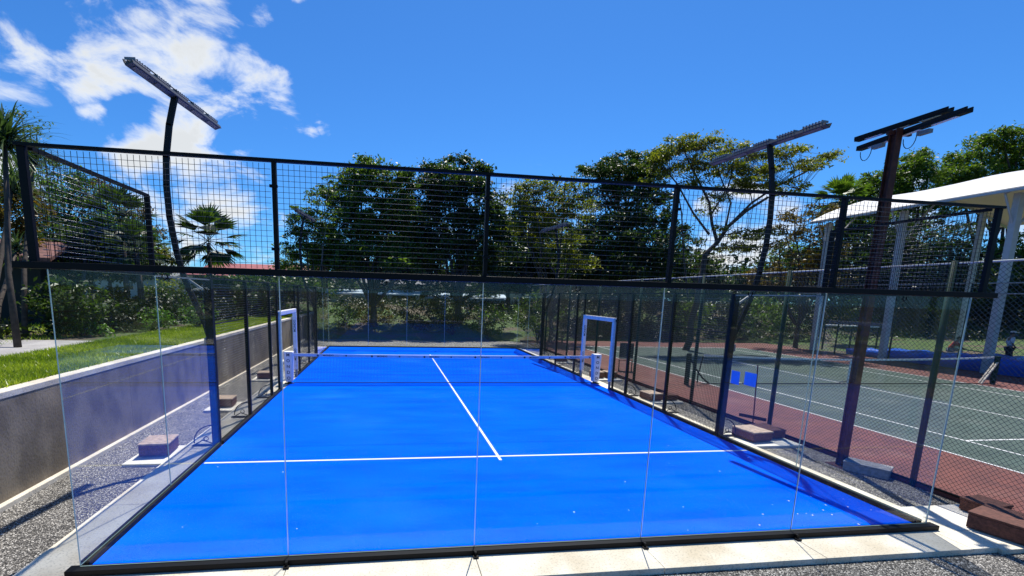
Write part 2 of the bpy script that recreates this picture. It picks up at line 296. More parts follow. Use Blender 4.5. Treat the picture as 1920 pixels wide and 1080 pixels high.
def turf_mat():
    m = bpy.data.materials.new('blue_turf'); m.use_nodes = True; t = m.node_tree; b = t.nodes['Principled BSDF']; b.inputs['Roughness'].default_value = .75; b.inputs['Specular IOR Level'].default_value = .0
    b.inputs['Sheen Weight'].default_value = 0
    g = nd(t, 'ShaderNodeNewGeometry')
    def nz(s, d, st=(1, 1, 1)):
        mp_ = nd(t, 'ShaderNodeMapping'); mp_.inputs['Scale'].default_value = st; t.links.new(g.outputs['Position'], mp_.inputs[0])
        n = nd(t, 'ShaderNodeTexNoise'); n.inputs['Scale'].default_value = s; n.inputs['Detail'].default_value = d; t.links.new(mp_.outputs[0], n.inputs['Vector']); return n.outputs['Fac']
    a = nd(t, 'ShaderNodeMix', data_type='RGBA'); a.inputs[6].default_value = (.0, .078, .76, 1); a.inputs[7].default_value = (.0, .118, .90, 1)
    t.links.new(rng_(t, math_(t, 'ADD', math_(t, 'MULTIPLY', nz(1.1, 5, (.5, 2.4, 1)), .6), math_(t, 'MULTIPLY', nz(70, 3), .55)), .38, .68), a.inputs[0])
    sp = nd(t, 'ShaderNodeMix', data_type='RGBA'); t.links.new(a.outputs[2], sp.inputs[6]); sp.inputs[7].default_value = (.35, .5, .75, 1)
    t.links.new(rng_(t, nz(38, 3), .74, .8, 0, .55), sp.inputs[0])
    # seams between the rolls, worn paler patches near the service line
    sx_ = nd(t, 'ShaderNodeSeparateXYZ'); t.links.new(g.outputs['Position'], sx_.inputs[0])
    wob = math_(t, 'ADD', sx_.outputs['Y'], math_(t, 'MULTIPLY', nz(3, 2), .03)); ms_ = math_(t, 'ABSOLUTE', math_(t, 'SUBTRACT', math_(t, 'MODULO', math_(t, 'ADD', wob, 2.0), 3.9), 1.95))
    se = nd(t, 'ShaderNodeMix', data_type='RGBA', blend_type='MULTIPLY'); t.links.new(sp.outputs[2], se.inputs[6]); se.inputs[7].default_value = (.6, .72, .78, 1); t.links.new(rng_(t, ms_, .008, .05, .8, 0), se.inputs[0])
    wr = nd(t, 'ShaderNodeMix', data_type='RGBA'); t.links.new(se.outputs[2], wr.inputs[6]); wr.inputs[7].default_value = (.02, .2, .95, 1); t.links.new(rng_(t, nz(.45, 6), .5, .75, 0, .3), wr.inputs[0]); t.links.new(wr.outputs[2], b.inputs['Base Color'])
    bn = nd(t, 'ShaderNodeBump'); bn.inputs['Strength'].default_value = .5; bn.inputs['Distance'].default_value = .006; t.links.new(nz(160, 3), bn.inputs['Height']); t.links.new(bn.outputs[0], b.inputs['Normal']); return m
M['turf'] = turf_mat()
def ground_mat():
    m = bpy.data.materials.new('lawn_soil'); m.use_nodes = True; t = m.node_tree; b = t.nodes['Principled BSDF']; b.inputs['Roughness'].default_value = .9
    g = nd(t, 'ShaderNodeNewGeometry')
    def nz(s, d): n = nd(t, 'ShaderNodeTexNoise'); n.inputs['Scale'].default_value = s; n.inputs['Detail'].default_value = d; t.links.new(g.outputs['Position'], n.inputs['Vector']); return n.outputs['Fac']
    a = nd(t, 'ShaderNodeMix', data_type='RGBA'); a.inputs[6].default_value = (.03, .07, .008, 1); a.inputs[7].default_value = (.07, .12, .015, 1); t.links.new(rng_(t, nz(6, 8), .35, .65), a.inputs[0])
    c = nd(t, 'ShaderNodeMix', data_type='RGBA'); t.links.new(a.outputs[2], c.inputs[6]); c.inputs[7].default_value = (.09, .065, .04, 1); t.links.new(rng_(t, nz(.35, 6), .48, .62), c.inputs[0])
    t.links.new(c.outputs[2], b.inputs['Base Color']); bn = nd(t, 'ShaderNodeBump'); bn.inputs['Strength'].default_value = .8; bn.inputs['Distance'].default_value = .05; t.links.new(nz(14, 8), bn.inputs['Height']); t.links.new(bn.outputs[0], b.inputs['Normal']); return m
M['ground'] = ground_mat()

# ---------------------------------------------------------------- ground and paving
def sst(a, b, x): t = min(1, max(0, (x-a)/(b-a))); return t*t*(3-2*t)
def gh(x, y):
    far = 1.9*sst(25.2, 37, y)
    if x < -7.05: return 1.38+(.5*sst(26, 40, y))
    r = sst(26, 40, x)*.5
    return -.16+max(far+.1 if y > 25.2 else far, r)
def ground():
    xs = [-900, -400, -180, -90, -60, -45, -36, -30, -25, -20, -16, -13, -11, -9, -8, -7.2, -7.1, -7.0]+[-6+i*1.5 for i in range(36)]+[52, 60, 75, 100, 180, 400, 900]
    ys = [-900, -200, -60, -25, -12, -6, 0, 6, 12, 18, 22, 24, 25.2]+[26+i*1.0 for i in range(14)]+[42, 48, 56, 70, 100, 180, 400, 900]
    b = MB(); n = len(xs)
    for y in ys:
        for x in xs: b.v.append((x, y, gh(x, y)+(0 if abs(x+7.1) < .2 or y < 25 else random.uniform(-.06, .06))))
    for j in range(len(ys)-1):
        for i in range(n-1): b.f.append((j*n+i, j*n+i+1, (j+1)*n+i+1, (j+1)*n+i)); b.m.append(0)
    struct(b.build('ground', M['ground'], smooth=True))
ground()
struct(MB().box(-6.96, 6.62, -9, 24.6, -.14, -.07).build('gravel', M['gravel']))
struct(MB().box(6.62, 24.6, -9, 25.0, -.14, 0).build('hard_court_surround', M['red']))
struct(MB().box(9.12, 20.05, -3.2, 21.5, .0005, .004).build('tennis_playing_surface', M['green']))
b = MB(); z = (.0045, .0075); yn = 9.75
for x in (9.1, 10.47, 18.7, 20.07): b.box(x-.025, x+.025, -3.4, 21.64, *z)
for y in (21.59,): b.box(9.125, 10.445, y-.04, y+.05, *z); b.box(10.495, 18.675, y-.04, y+.05, *z); b.box(18.725, 20.045, y-.04, y+.05, *z)
for y in (yn-6.4, yn+6.4): b.box(10.495, 18.675, y-.025, y+.025, *z)
b.box(14.56, 14.61, yn-6.375, yn+6.375, *z)
struct(b.build('tennis_court_lines', M['grey_line']))
struct(MB().box(-10.6, -9.35, -8, 8.4, 1.386, 1.43).box(-24, -10.604, 7.1, 8.4, 1.386, 1.43).build('path', M['path']))

# concrete kerb round the padel court, cast in two-metre bays
b = MB()
def bays(x0, x1, y0, y1, along, step=2.0, g=.006):
    a0, a1 = (x0, x1) if along == 'x' else (y0, y1); n = max(1, round((a1-a0)/step))
    for i in range(n):
        s, e = a0+(a1-a0)*i/n+g/2, a0+(a1-a0)*(i+1)/n-g/2
        zt = random.uniform(-.006, 0)
        b.box(*((s, e, y0, y1) if along == 'x' else (x0, x1, s, e)), -.13, zt)
bays(-5.0, 5.0, -.52, -.0, 'x'); bays(5.0, 5.37, -.52, 20.4, 'y'); bays(-5.62, -5.0, -.52, 20.4, 'y'); bays(-5.0, 5.0, 20.0, 20.4, 'x')
b.box(5.376, 6.3, -.56, -.1, -.13, -.012)
struct(b.build('kerb', M['kerb'], bevel=.006))
struct(MB().box(-5.0, 5.0, 0.0, 20.0, -.12, -.002).build('court_base', M['greyroof']))
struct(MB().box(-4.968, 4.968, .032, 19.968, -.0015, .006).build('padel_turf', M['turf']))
b = MB(); z = (.0065, .0095)
for y in (3.05, 16.95): b.box(-4.944, 4.944, y-.025, y+.025, *z)
b.box(-.03, .02, 3.076, 16.924, *z); b.box(-.03, .02, 2.85, 3.024, *z); b.box(-.03, .02, 16.976, 17.15, *z)
struct(b.build('padel_court_lines', M['white']))

# litter on the turf: pale crumbs and dry leaf bits
b = MB()
for i in range(34):
    x = random.uniform(-4.8, 4.8); y = random.uniform(.1, 1.0)**1 * random.choice((1, 1, 3, 6)); s = random.uniform(.004, .012); a = random.uniform(0, PI)
    if random.random() < .35: x = random.uniform(3.4, 4.8)
    p = [(x+s*math.cos(a+k*PI/2)*(1 if k % 2 else 1.6), y+s*math.sin(a+k*PI/2)*(1 if k % 2 else 1.6), .009+random.uniform(0, .004)) for k in range(4)]; b.face(p)
tag(b.build('leaf_litter', M['white']), 'scattered pale crumbs and dry leaf bits on the blue turf', 'litter', kind='stuff')

# retaining wall
wl = thing('retaining_wall', 'long grey concrete retaining wall with a pale coping, below the lawn left of the court', 'wall', (-6.96, 0, 0))
b = MB(); 
for i in range(11): y0 = -9+i*3.5; b.box(-.14, 0+random.uniform(-.002, .002), y0+.004, y0+3.496, -.16, 1.34)
b.build('wall_face', M['wallc'], wl)
MB().box(-.2, .008, -9, 29.5, 1.341, 1.43).build('coping', M['coping'], wl, bevel=.008)
MB().box(.001, .09, -9, 24, -.12, .0).build('gutter_edge', M['coping'], wl, bevel=.01)

# ---------------------------------------------------------------- wire mesh helpers
def wires(b, o, u, v, L, H, step=.05, r=.0017, frame=True):
    """welded grid of L x H metres in the plane u,v from corner o"""
    o, u, v = Vector(o), Vector(u), Vector(v); nrm = u.cross(v)
    k = int(round(L/step))
    for i in range(1, k): p = o+u*(L*i/k); b.hexa([p-u*r-nrm*r, p+u*r-nrm*r, p+u*r+nrm*r, p-u*r+nrm*r, p-u*r-nrm*r+v*H, p+u*r-nrm*r+v*H, p+u*r+nrm*r+v*H, p-u*r+nrm*r+v*H])
    k = int(round(H/step))
    for i in range(1, k): p = o+v*(H*i/k)+nrm*r*2; b.hexa(mi=1, p=[p-v*r-nrm*r, p+v*r-nrm*r, p+v*r+nrm*r, p-v*r+nrm*r, p-v*r-nrm*r+u*L, p+v*r-nrm*r+u*L, p+v*r+nrm*r+u*L, p-v*r+nrm*r+u*L])
    return b
GZ = .07; GT = 3.0
def pane(x0, x1, y0, y1, parent, z0=GZ, z1=2.985):
    # faces: bottom, top, four sides; the two narrow sides and the top carry the ground edge
    wide_x = (x1-x0) > (y1-y0)
    mi = [1, 1, 0, 1, 0, 1] if wide_x else [1, 1, 1, 0, 1, 0]
    b = MB().hexa([(x0, y0, z0), (x1, y0, z0), (x1, y1, z0), (x0, y1, z0), (x0, y0, z1), (x1, y0, z1), (x1, y1, z1), (x0, y1, z1)], mi)
    return b.build('glass_pane', [M['glass'], M['edge']], parent)

def end_wall(name, label, y, s):
    """s=-1: the steel stands on the -y side of the glass"""
    t = thing(name, label, 'glass wall', (0, y, 0))
    for i in range(5):
        x0 = -5+2*i; pane(x0+.004, x0+1.996, *sorted((0, s*.012)), t)
        b = wires(MB(), (x0+.03, s*.075, 3.04), (1, 0, 0), (0, 0, 1), 1.94, .94); b.build('mesh_panel', [M['wire_v'], M['wire']], t, True)
    ys = sorted((s*.03, s*.11))
    for x in (-5.06, -3, -1, 1, 3, 5.06):
        wd = .032 if abs(x) > 4 else .019; ys = sorted((s*.03, s*(.075 if abs(x) > 4 else .09)))
        p = MB().box(x-wd, x+wd, *ys, 3.035, 4.0).build('post', M['black'], t, bevel=.004)
        if abs(x) < 4:
            for zz in (3.22, 3.78): MB().box(x-.035, x+.035, *sorted((s*.088, s*.115)), zz-.012, zz+.012).build('clamp', M['black'], p)
    MB().box(-5.1, 5.1, *sorted((s*.045, s*.095)), 3.995, 4.022).build('top_rail', M['black'], t)
    MB().box(-5.2, 5.2, *sorted((s*.02, s*.12)), 2.975, 3.035).build('beam', M['black'], t, bevel=.005)
    MB().box(-5.1, 5.1, *sorted((s*-.03, s*.085)), .0, .062).build('base_rail', M['black'], t, bevel=.004)
    for x in (-4, -2.0, 0, 2, 4):
        MB().tube([(x-.02, s*.05, 2.962), (x-.025, s*.05, 2.93), (x, s*.05, 2.91), (x+.025, s*.05, 2.93), (x+.02, s*.05, 2.962)], .006, 6).build('hook', M['black'], t)
    for x in (-3, -1, 1, 3):
        MB().box(x-.0035, x+.0035, *sorted((s*.0, s*.0125)), .075, 2.97).build('joint_seal', M['seal'], t)
        MB().box(x-.03, x+.03, *sorted((s*.087, s*.15)), .001, .018).box(x-.012, x+.012, *sorted((s*.087, s*.12)), .018, .06).build('foot_clamp', M['black'], t)
    return t
end_wall('glass_end_wall', 'near glass end wall of the padel court with a black mesh band along its top', 0, -1)
end_wall('glass_end_wall', 'far glass end wall closing the padel court beyond the net', 20, 1)

def bracket(t, x, y, s, k=1.0):
    b = MB(); P = []
    for i in range(9):
        a = PI/2*i/8; P.append((x+s*(.06+.3*math.sin(a))*k, y, (.36-.3*(1-math.cos(a)))*k if i < 8 else .05))
    b.tube(P, .011, 6)
    b.tube([(x+s*.06, y, .04), (x+s*.22*k, y, .1), (x+s*.34*k, y, .03)], .010, 6)
    b.tube([(x+s*(.17+.04*math.cos(a)), y, .13+.04*math.sin(a)) for a in [2*PI*i/10 for i in range(11)]], .008, 5, cap=False)
    b.box(*sorted((x+s*.05, x+s*.40)), y-.05, y+.05, .001, .018)
    return b.build('foot_bracket', M['black'], t)

def side_wall(name, label, s):
    X = 5*s; t = thing(name, label, 'side fence', (X, 0, 0))
    xi, xo = sorted((s*.0, s*.012)); f0, f1 = sorted((s*.0, s*.06))
    for (y0, y1) in ((.012, 1.996), (2.004, 3.95), (16.05, 17.996), (18.004, 19.988)): pane(xi, xo, y0, y1, t)
    for y in (4, 16): MB().box(*sorted((s*.0, s*.13)), y-.055, y+.055, 0, 3.02).build('post', M['black'], t, bevel=.005); bracket(t, s*.08, y, s, 1.05)
    for y in (6, 8, 12, 14): MB().box(*sorted((s*.0, s*.07)), y-.035, y+.035, 0, 3.0).build('post', M['black'], t, bevel=.004); bracket(t, s*.03, y, s, .95)
    MB().box(*sorted((s*.0, s*.05)), 8.8, 8.85, 0, 3.0).build('post', M['black'], t); MB().box(*sorted((s*.0, s*.05)), 11.3, 11.35, 0, 3.0).build('post', M['black'], t)
    for (y0, y1, z0) in ((4.06, 5.96, .07), (6.04, 7.96, .07), (8.04, 8.8, .07), (8.85, 11.3, 2.27), (11.35, 11.96, .07), (12.04, 13.96, .07), (14.04, 15.94, .07)):
        wires(MB(), (s*.03, y0, z0), (0, 1, 0), (0, 0, 1), y1-y0, 2.96-z0).build('mesh_panel', [M['wire_v'], M['wire']], t, True)
    for (y0, y1) in ((0.02, 2), (18, 19.98)):
        wires(MB(), (s*.03, y0, 3.05), (0, 1, 0), (0, 0, 1), 1.96, .92).build('mesh_panel', [M['wire_v'], M['wire']], t, True)
    for y in (2.0, 18.0): MB().box(*sorted((s*.005, s*.06)), y-.025, y+.025, 3.03, 4.0).build('post', M['black'], t)
    for (y0, y1) in ((0.0, 2.02), (17.98, 20)): MB().box(*sorted((s*.01, s*.05)), y0, y1, 3.98, 4.015).build('top_rail', M['black'], t)
    for (y0, y1) in ((0.0, 2.02), (17.98, 20.0)): MB().box(*sorted((s*.014, s*.06)), y0, y1, 2.985, 3.03).build('beam', M['black'], t)
    MB().box(*sorted((s*.014, s*.03)), 2.02, 3.94, 2.975, 2.998).build('glass_channel', M['alu'], t)
    MB().box(*sorted((s*.014, s*.03)), 16.06, 17.98, 2.975, 2.998).build('glass_channel', M['alu'], t)
    MB().box(*sorted((s*.01, s*.05)), 4.056, 15.944, 3.001, 3.03).build('top_rail', M['black'], t)
    for (y0, y1) in ((4.056, 5.964), (14.036, 15.944)): MB().box(*sorted((s*.035, s*.06)), y0, y1, 2.2, 2.225).build('cross_bar', M['black'], t)
    for (y0, y1) in ((.09, 3.944), (4.056, 8.9), (11.25, 15.944), (16.056, 19.9)): MB().box(*sorted((s*-.03, s*.06)), y0, y1, .0, .066).build('base_rail', M['black'], t, bevel=.004)
    return t
side_wall('side_fence', 'left side fence of the padel court, glass and black mesh, beside the retaining wall', -1)
side_wall('side_fence', 'right side fence of the padel court, glass and black mesh, facing the tennis court', 1)

# thin blue rectangles on the right glass
for (y0, y1, z0, z1, lab) in ((3.55, 3.78, 1.2, 1.47, 'plain blue rectangle on the right side glass, the one nearer the thick post'), (3.12, 3.42, 1.24, 1.5, 'wider blue rectangle on the right side glass, farther from the thick post')):
    tag(MB().box(5.013, 5.016, y0, y1, z0, z1).build('blue_rectangle', mat('rectangle_blue', (.12, .33, .9), .6, var=.1, scale=9)), lab, 'notice', 'blue rectangles on the side glass')

# padded gate portals
def portal(s, label):
    t = thing('gate_frame', label, 'gate frame', (5*s, 0, 0), group='padded gate frames at the net')
    y0, y1, zt = 8.97, 11.2, 2.2
    x0, x1 = sorted((s*-.05, s*.07))
    for k, y in enumerate((y0, y1)):
        leg = MB().box(x0, x1, y-.065, y+.065, .25, zt-.07).build('leg', M['blue_pad' if k == 0 else 'white_pad'], t, bevel=.02)
        MB().box(s*0-.03, s*0+.03, y-.03, y+.03, 0, .25).build('steel_foot', M['greyblock'], leg)
        if k == 1: 
            for j in range(2): text_obj('lettering', 'MONDO', .1, M['ink'], leg, Matrix.Translation((0, y-.0665, .75+.95*j)) @ Matrix.Rotation(PI/2, 4, 'X') @ Matrix.Rotation(PI/2, 4, 'Z'), .0008, bold=.002)
    MB().box(x0, x1, y0-.05, y1+.05, zt-.068, zt+.06).build('crossbar', M['white_pad'] if s < 0 else M['blue_pad'], t, bevel=.02)
    MB().tube([(s*.02, y0-.13, 0), (s*.02, y0-.13, 2.1), (s*.02, y0-.07, 2.2)], .022, 8).build('hinge_post', M['black'], t)
portal(-1, 'white padded gate frame at the left end of the padel net'); portal(1, 'blue and white padded gate frame at the right end of the padel net')

# padel net with its padded posts
t = thing('padel_net', 'dark padel net with a white lettered top band across the blue court', 'net', (0, 10, 0))
b = MB(); wires(b, (-4.82, 0, .03), (1, 0, 0), (0, 0, 1), 9.64, .84, .045, .0022)
b.build('netting', mat('net_cord', (.01, .012, .03), .7), t)
def sagz(x): return .93-.04*(1-(x/5)**2)
b = MB(); n = 24
for i in range(n):
    xa, xb = -4.86+9.72*i/n, -4.86+9.72*(i+1)/n; za, zb = sagz(xa), sagz(xb)
    b.hexa([(xa, -.012, za-.075), (xb, -.012, zb-.075), (xb, .012, zb-.075), (xa, .012, za-.075), (xa, -.009, za), (xb, -.009, zb), (xb, .009, zb), (xa, .009, za)])
tb = b.build('top_band', mat('net_band', (.66, .68, .82), .7, var=.12, scale=6), t)
b = MB(); b.box(-4.86, 4.86, -.006, .006, .0, .0); b = MB()
for i in range(n):
    xa, xb = -4.86+9.72*i/n, -4.86+9.72*(i+1)/n; za, zb = sagz(xa)+.001, sagz(xb)+.001
    b.hexa([(xa, -.013, za), (xb, -.013, zb), (xb, .013, zb), (xa, .013, za), (xa, -.01, za+.012), (xb, -.01, zb+.012), (xb, .01, zb+.012), (xa, .01, za+.012)])
b.build('band_edge', M['white'], tb)
for i, x in enumerate((-4.0, -2.35, -.7, .95, 2.6, 4.0)):
    text_obj('lettering', 'MONDO', .062, M['ink'], tb, Matrix.Translation((x+.2, -.0135, sagz(x)-.036)) @ Matrix.Rotation(PI/2, 4, 'X'), .0006, bold=.0015, sx=1.3)
    MB().tube([(x-.12, -.0125, sagz(x)-.036), (x-.12, -.0145, sagz(x)-.036)], .032, 12).build('emblem', M['ink'], tb)
    MB().box(x+.72, x+.76, -.0145, -.0125, sagz(x)-.06, sagz(x)-.015).build('size_mark', M['ink'], tb)
MB().box(-4.84, 4.84, -.006, .006, .012, .035).build('bottom_band', mat('net_bottom', (.02, .03, .1), .7), t)
def net_post(s, label):
    t = thing('net_post', label, 'net post', (s*4.98, 10, 0), group='padded padel net posts')
    w_ = .14
    b = MB(); b.hexa([(-w_*.75, -.11, .06), (w_*.75, -.11, .06), (w_*.75, .11, .06), (-w_*.75, .11, .06), (-w_, -.13, 1.0), (w_, -.13, 1.0), (w_, .13, 1.0), (-w_, .13, 1.0)]); b.build('pad', M['white_pad'], t, bevel=.03)
    MB().box(-.05, .05, -.05, .05, 0, .06).box(-.14, .14, -.09, .09, .001, .015).build('base', M['black'], t)
    for k, ch in enumerate('MONDO'):
        z = .9-.18*k; text_obj('letter', ch, .13, M['ink'], t, Matrix.Translation((0, -.1125-.02*(z-.06)/.94-.0005, z)) @ Matrix.Rotation(PI/2, 4, 'X'), .0008, bold=.003)
net_post(-1, 'white padded net post at the left end of the padel net'); net_post(1, 'white padded net post at the right end of the padel net')

# ---------------------------------------------------------------- curved floodlight poles
def bow(s):
    pts = [(5.07, 1.9), (5.14, 2.2), (5.30, 2.62), (5.44, 3.0), (5.54, 3.45), (5.61, 4.0), (5.625, 4.5), (5.6, 4.95), (5.52, 5.45), (5.41, 5.88)]
    return [(s*(x-5), 0, z) for x, z in pts]
def curved_light(s, y, label):
    t = thing('floodlight_pole', label, 'floodlight', (5*s, y, 0), group='curved floodlight poles of the padel court')
    b = MB(); P = bow(s)
    for i in range(len(P)-1): b.bar(P[i], Vector(P[i+1])+(Vector(P[i+1])-Vector(P[i]))*.05, .085, .06, up=(0, 1, 0))
    b.build('pole', M['pole'], t)
    MB().bar((s*.1, 0, 2.78), (s*.38, 0, 2.98), .035, .035).build('brace', M['alu'], t)
    MB().box(*sorted((s*.131, s*.16)), -.06, .06, 1.84, 1.98).build('bolt_plate', M['alu'], t)
    c = Vector((s*.41, 0, 5.9)); d = (Vector((s*.165, 1.5, 5.93))-Vector((s*.46, -1.05, 5.93))).normalized()
    a0 = c-d*1.12; a1 = c+d*1.48; side = Vector((d.y, -d.x, 0)); up = Vector((0, 0, 1))
    tl = (side*s*.35+up).normalized()
    b = MB(); b.bar(a0, a1, .12, .025, up=tl); b.bar(a0+tl*.025-side*.06, a1+tl*.025-side*.06, .015, .05, up=tl); b.bar(a0+tl*.025+side*.06, a1+tl*.025+side*.06, .015, .05, up=tl)
    b.build('light_bar', M['fixture'], t)
    for i in range(5):
        p = a0+(a1-a0)*((i+.5)/5)+tl*.065
        q = MB(); q.bar(p-d*.17, p+d*.17, .13, .03, up=tl)
        for k in range(7): o = p+d*(-.17+.057*k)+tl*.035; q.bar(o-side*.075, o+side*.075, .01, .035, up=tl)
        q.build('lamp_head', M['alu'], t)
        MB().bar(p-d*.17-tl*.082, p+d*.17-tl*.082, .07, .006, up=tl).build('lens', mat('lens', (.12, .12, .13), .3), t)
    q = MB(); q.tube([a0-d*.02+tl*.02, a0+d*.4+tl*.13+side*.05, a0+d*1.0+tl*.09+side*.07, a1-d*.4+tl*.13+side*.04, a1-d*.1+tl*.05], .009, 6); q.build('cable', M['black'], t)
curved_light(-1, 4, 'nearer left curved black floodlight pole, its lamp bar standing out against the clouds')
curved_light(1, 4, 'nearer right curved black floodlight pole, its lamp bar in front of the spreading tree')
curved_light(-1, 16, 'farther left curved floodlight pole, half hidden in front of the dense trees')
curved_light(1, 16, 'farther right curved floodlight pole beyond the net, lost among the trees')

# ---------------------------------------------------------------- brown lamp column of the tennis court
t = thing('lamp_column', 'brown steel lamp column with two long black lamp bars, standing in the gravel by the tennis fence', 'floodlight', (6.3, 2.35, 0))
b = MB(); b.box(-.06, .06, -.06, -.048, -.1, 5.72); b.box(-.06, .06, .048, .06, -.1, 5.72); b.box(-.01, .01, -.048, .048, -.1, 5.72); b.build('column', M['brown_steel'], t)
MB().box(-.17, .17, -.17, .17, -.09, -.06).build('base_plate', M['brown_steel'], t)
b = MB(); b.bar((-.14, .02, 5.66), (.3, .02, 5.66), .05, .05); b.build('cross_arm', M['brown_steel'], t)
for (x, zz, xe, ya, ye) in ((.13, 5.79, .14, .8, -.64), (.27, 5.66, .02, .86, -.98)):
    q = MB(); a = Vector((x, ya, zz)); e = Vector((xe, ye, zz)); q.bar(a, e, .11, .04); q.bar(a+Vector((-.05, 0, .03)), e+Vector((-.05, 0, .03)), .02, .05); q.bar(a+Vector((.05, 0, .03)), e+Vector((.05, 0, .03)), .02, .05)
    lb = q.build('lamp_bar', M['black'], t)
    q = MB()
    for k in (.12, .42, .72): u = a+(e-a)*k; v_ = a+(e-a)*(k+.2); q.bar(u-Vector((0, 0, .028)), v_-Vector((0, 0, .028)), .06, .008)
    q.build('lens_strip', M['white'], lb)
for yy in (.42, -.3):
    MB().box(.13, .21, yy-.09, yy+.09, 5.56, 5.62).build('driver_box', M['alu'], t)
    MB().tube([(.18, yy+.16-.1*math.cos(k*PI/8)+.06, 5.58-.17*math.sin(k*PI/8)) for k in range(9)], .006, 6).build('cable', M['black'], t)

# ---------------------------------------------------------------- chain-link fence of the tennis court
def chain(b, o, u, L, H, p=.072, r=.0017):
    """diamond netting, each strand clipped to the L x H panel"""
    o, u, v = Vector(o), Vector(u), Vector((0, 0, 1)); nrm = u.cross(v)
    for sgn in (1, -1):
        k = -int(H/p)-1
        while k*p < L:
            s0 = k*p; a, c = max(0, s0), min(L, s0+H)
            if c-a > .01:
                z0, z1 = a-s0, c-s0
                if sgn < 0: a, c = L-a, L-c
                A = o+u*a+v*z0; B = o+u*c+v*z1; d = (B-A).normalized(); w_ = d.cross(nrm).normalized()*r; q = nrm*r
                b.hexa([A-w_-q, A+w_-q, A+w_+q, A-w_+q, B-w_-q, B+w_-q, B+w_+q, B-w_+q])
            k += 1
    return b
t = thing('chain_link_fence', 'tall chain-link fence on green posts along the near side of the tennis court', 'fence', (6.62, 0, 0))
M['link'] = mat('link_wire', (.05, .07, .065), .45, .3)
for (y0, y1) in ((-6, -1.6), (-1.6, 1.4), (1.4, 4.4), (4.4, 7.2), (7.2, 10.4), (10.4, 13.6), (13.6, 16.8), (16.8, 20), (20, 24)):
    chain(MB(), (0, y0, .03), (0, 1, 0), y1-y0, 3.47).build('netting', M['link'], t)
    MB().tube([(0, y0, -.1), (0, y0, 3.56)], .045, 10).build('post', M['green_steel'], t, True)
M['rail_pale'] = mat('galvanised', (.32, .34, .34), .5, .2)
MB().tube([(0, -6, 3.52), (0, 24, 3.52)], .015, 8).build('top_rail', M['rail_pale'], t)
MB().tube([(0, -6, .02), (0, 24, .02)], .018, 6).build('bottom_rail', M['black'], t)
t = thing('chain_link_fence', 'pale railed chain-link fence along the far side of the tennis court', 'fence', (23.9, 0, 0))
for i in range(9):
    y0 = -5+3*i; chain(MB(), (0, y0, .03), (0, 1, 0), 3, 3.9, .12, .0012).build('netting', M['link'], t); MB().tube([(0, y0, -.1), (0, y0, 3.95)], .04, 8).build('post', M['green_steel'], t, True)
for z in (3.95, 3.5): MB().tube([(0, -5, z), (0, 22, z)], .03, 6).build('rail', M['rail_pale'], t)
t = thing('pipe_barrier', 'white-topped pipe frame on green posts standing at the far corner of the tennis court', 'barrier', (26.4, 22.2, 0))
MB().tube([(0, 0, 1.52), (4.1, 0, 1.45)], .05, 8).build('top_pipe', M['white'], t)
for x in (0, 2.05, 4.1): MB().tube([(x, 0, -.1), (x, 0, 1.5)], .05, 8).build('post', M['green_steel'], t)

# ---------------------------------------------------------------- tennis net, chair, broom
t = thing('tennis_net', 'tennis net with white tape and dark green posts across the green court', 'tennis net', (0, yn, 0))
for x in (8.2, 20.98): MB().box(x-.06, x+.06, -.06, .06, 0, 1.08).build('post', M['green_steel'], t, bevel=.01)
b = MB(); wires(b, (8.75, 0, .06), (1, 0, 0), (0, 0, 1), 12.0, .84, .06, .0012); b.build('netting', mat('tennis_cord', (.012, .014, .014), .7), t)
def tz(x): u = (x-14.58)/6.4; return .93+.14*u*u
b = MB(); xs = [8.75+12.05*i/20 for i in range(21)]
for i in range(20): b.hexa([(xs[i], -.01, tz(xs[i])-.06), (xs[i+1], -.01, tz(xs[i+1])-.06), (xs[i+1], .01, tz(xs[i+1])-.06), (xs[i], .01, tz(xs[i])-.06), (xs[i], -.01, tz(xs[i])), (xs[i+1], -.01, tz(xs[i+1])), (xs[i+1], .01, tz(xs[i+1])), (xs[i], .01, tz(xs[i]))])
b.build('tape', M['white'], t)
MB().box(14.555, 14.605, -.015, .015, .05, .86).build('centre_strap', M['white'], t)
MB().tube([(8.75, 0, .03), (20.8, 0, .03)], .016, 6).build('bottom_cord', M['black'], t)
MB().tube([(14.1, 0, .03), (14.58, 0, .13), (15.05, 0, .03)], .014, 6).build('strap_anchor', M['black'], t)
b = MB(); b.tube([(8.24, 0, .95), (8.45, 0, .6), (8.8, 0, .22), (9.05, 0, .04)], .03, 6); b.tube([(8.72, 0, .98), (8.66, 0, .6), (8.6, 0, .3), (8.62, 0, .06)], .025, 6); b.tube([(8.24, -.02, .8), (8.15, -.12, .78)], .03, 6); b.build('tension_cord', M['black'], t)
b = MB(); b.bar((20.9, .3, .05), (20.98, .02, .9), .05, .05); b.bar((20.3, -.1, .03), (20.95, -.05, .85), .05, .05); b.bar((20.5, .1, .03), (20.98, .05, .85), .05, .05); b.build('brace', M['coping'], t)

t = thing('court_chair', 'dark green chair with a red-brown seat by the tennis fence', 'chair', (7.45, 12.6, 0), -.5)
MB().hexa([(-.27, .2, .5), (.27, .2, .5), (.27, .23, .5), (-.27, .23, .5), (-.27, .3, 1.1), (.27, .3, 1.1), (.27, .33, 1.1), (-.27, .33, 1.1)]).build('backrest', M['green_steel'], t, bevel=.01)
MB().box(-.27, .27, -.25, .22, .44, .475).build('seat', mat('seat_red', (.16, .045, .035), .6), t, bevel=.01)
for x in (-.24, .24):
    for (y0, y1) in ((-.22, -.25), (.2, .27)): MB().bar((x, y0, .45), (x, y1, 0), .035, .035).build('leg', M['green_steel'], t)

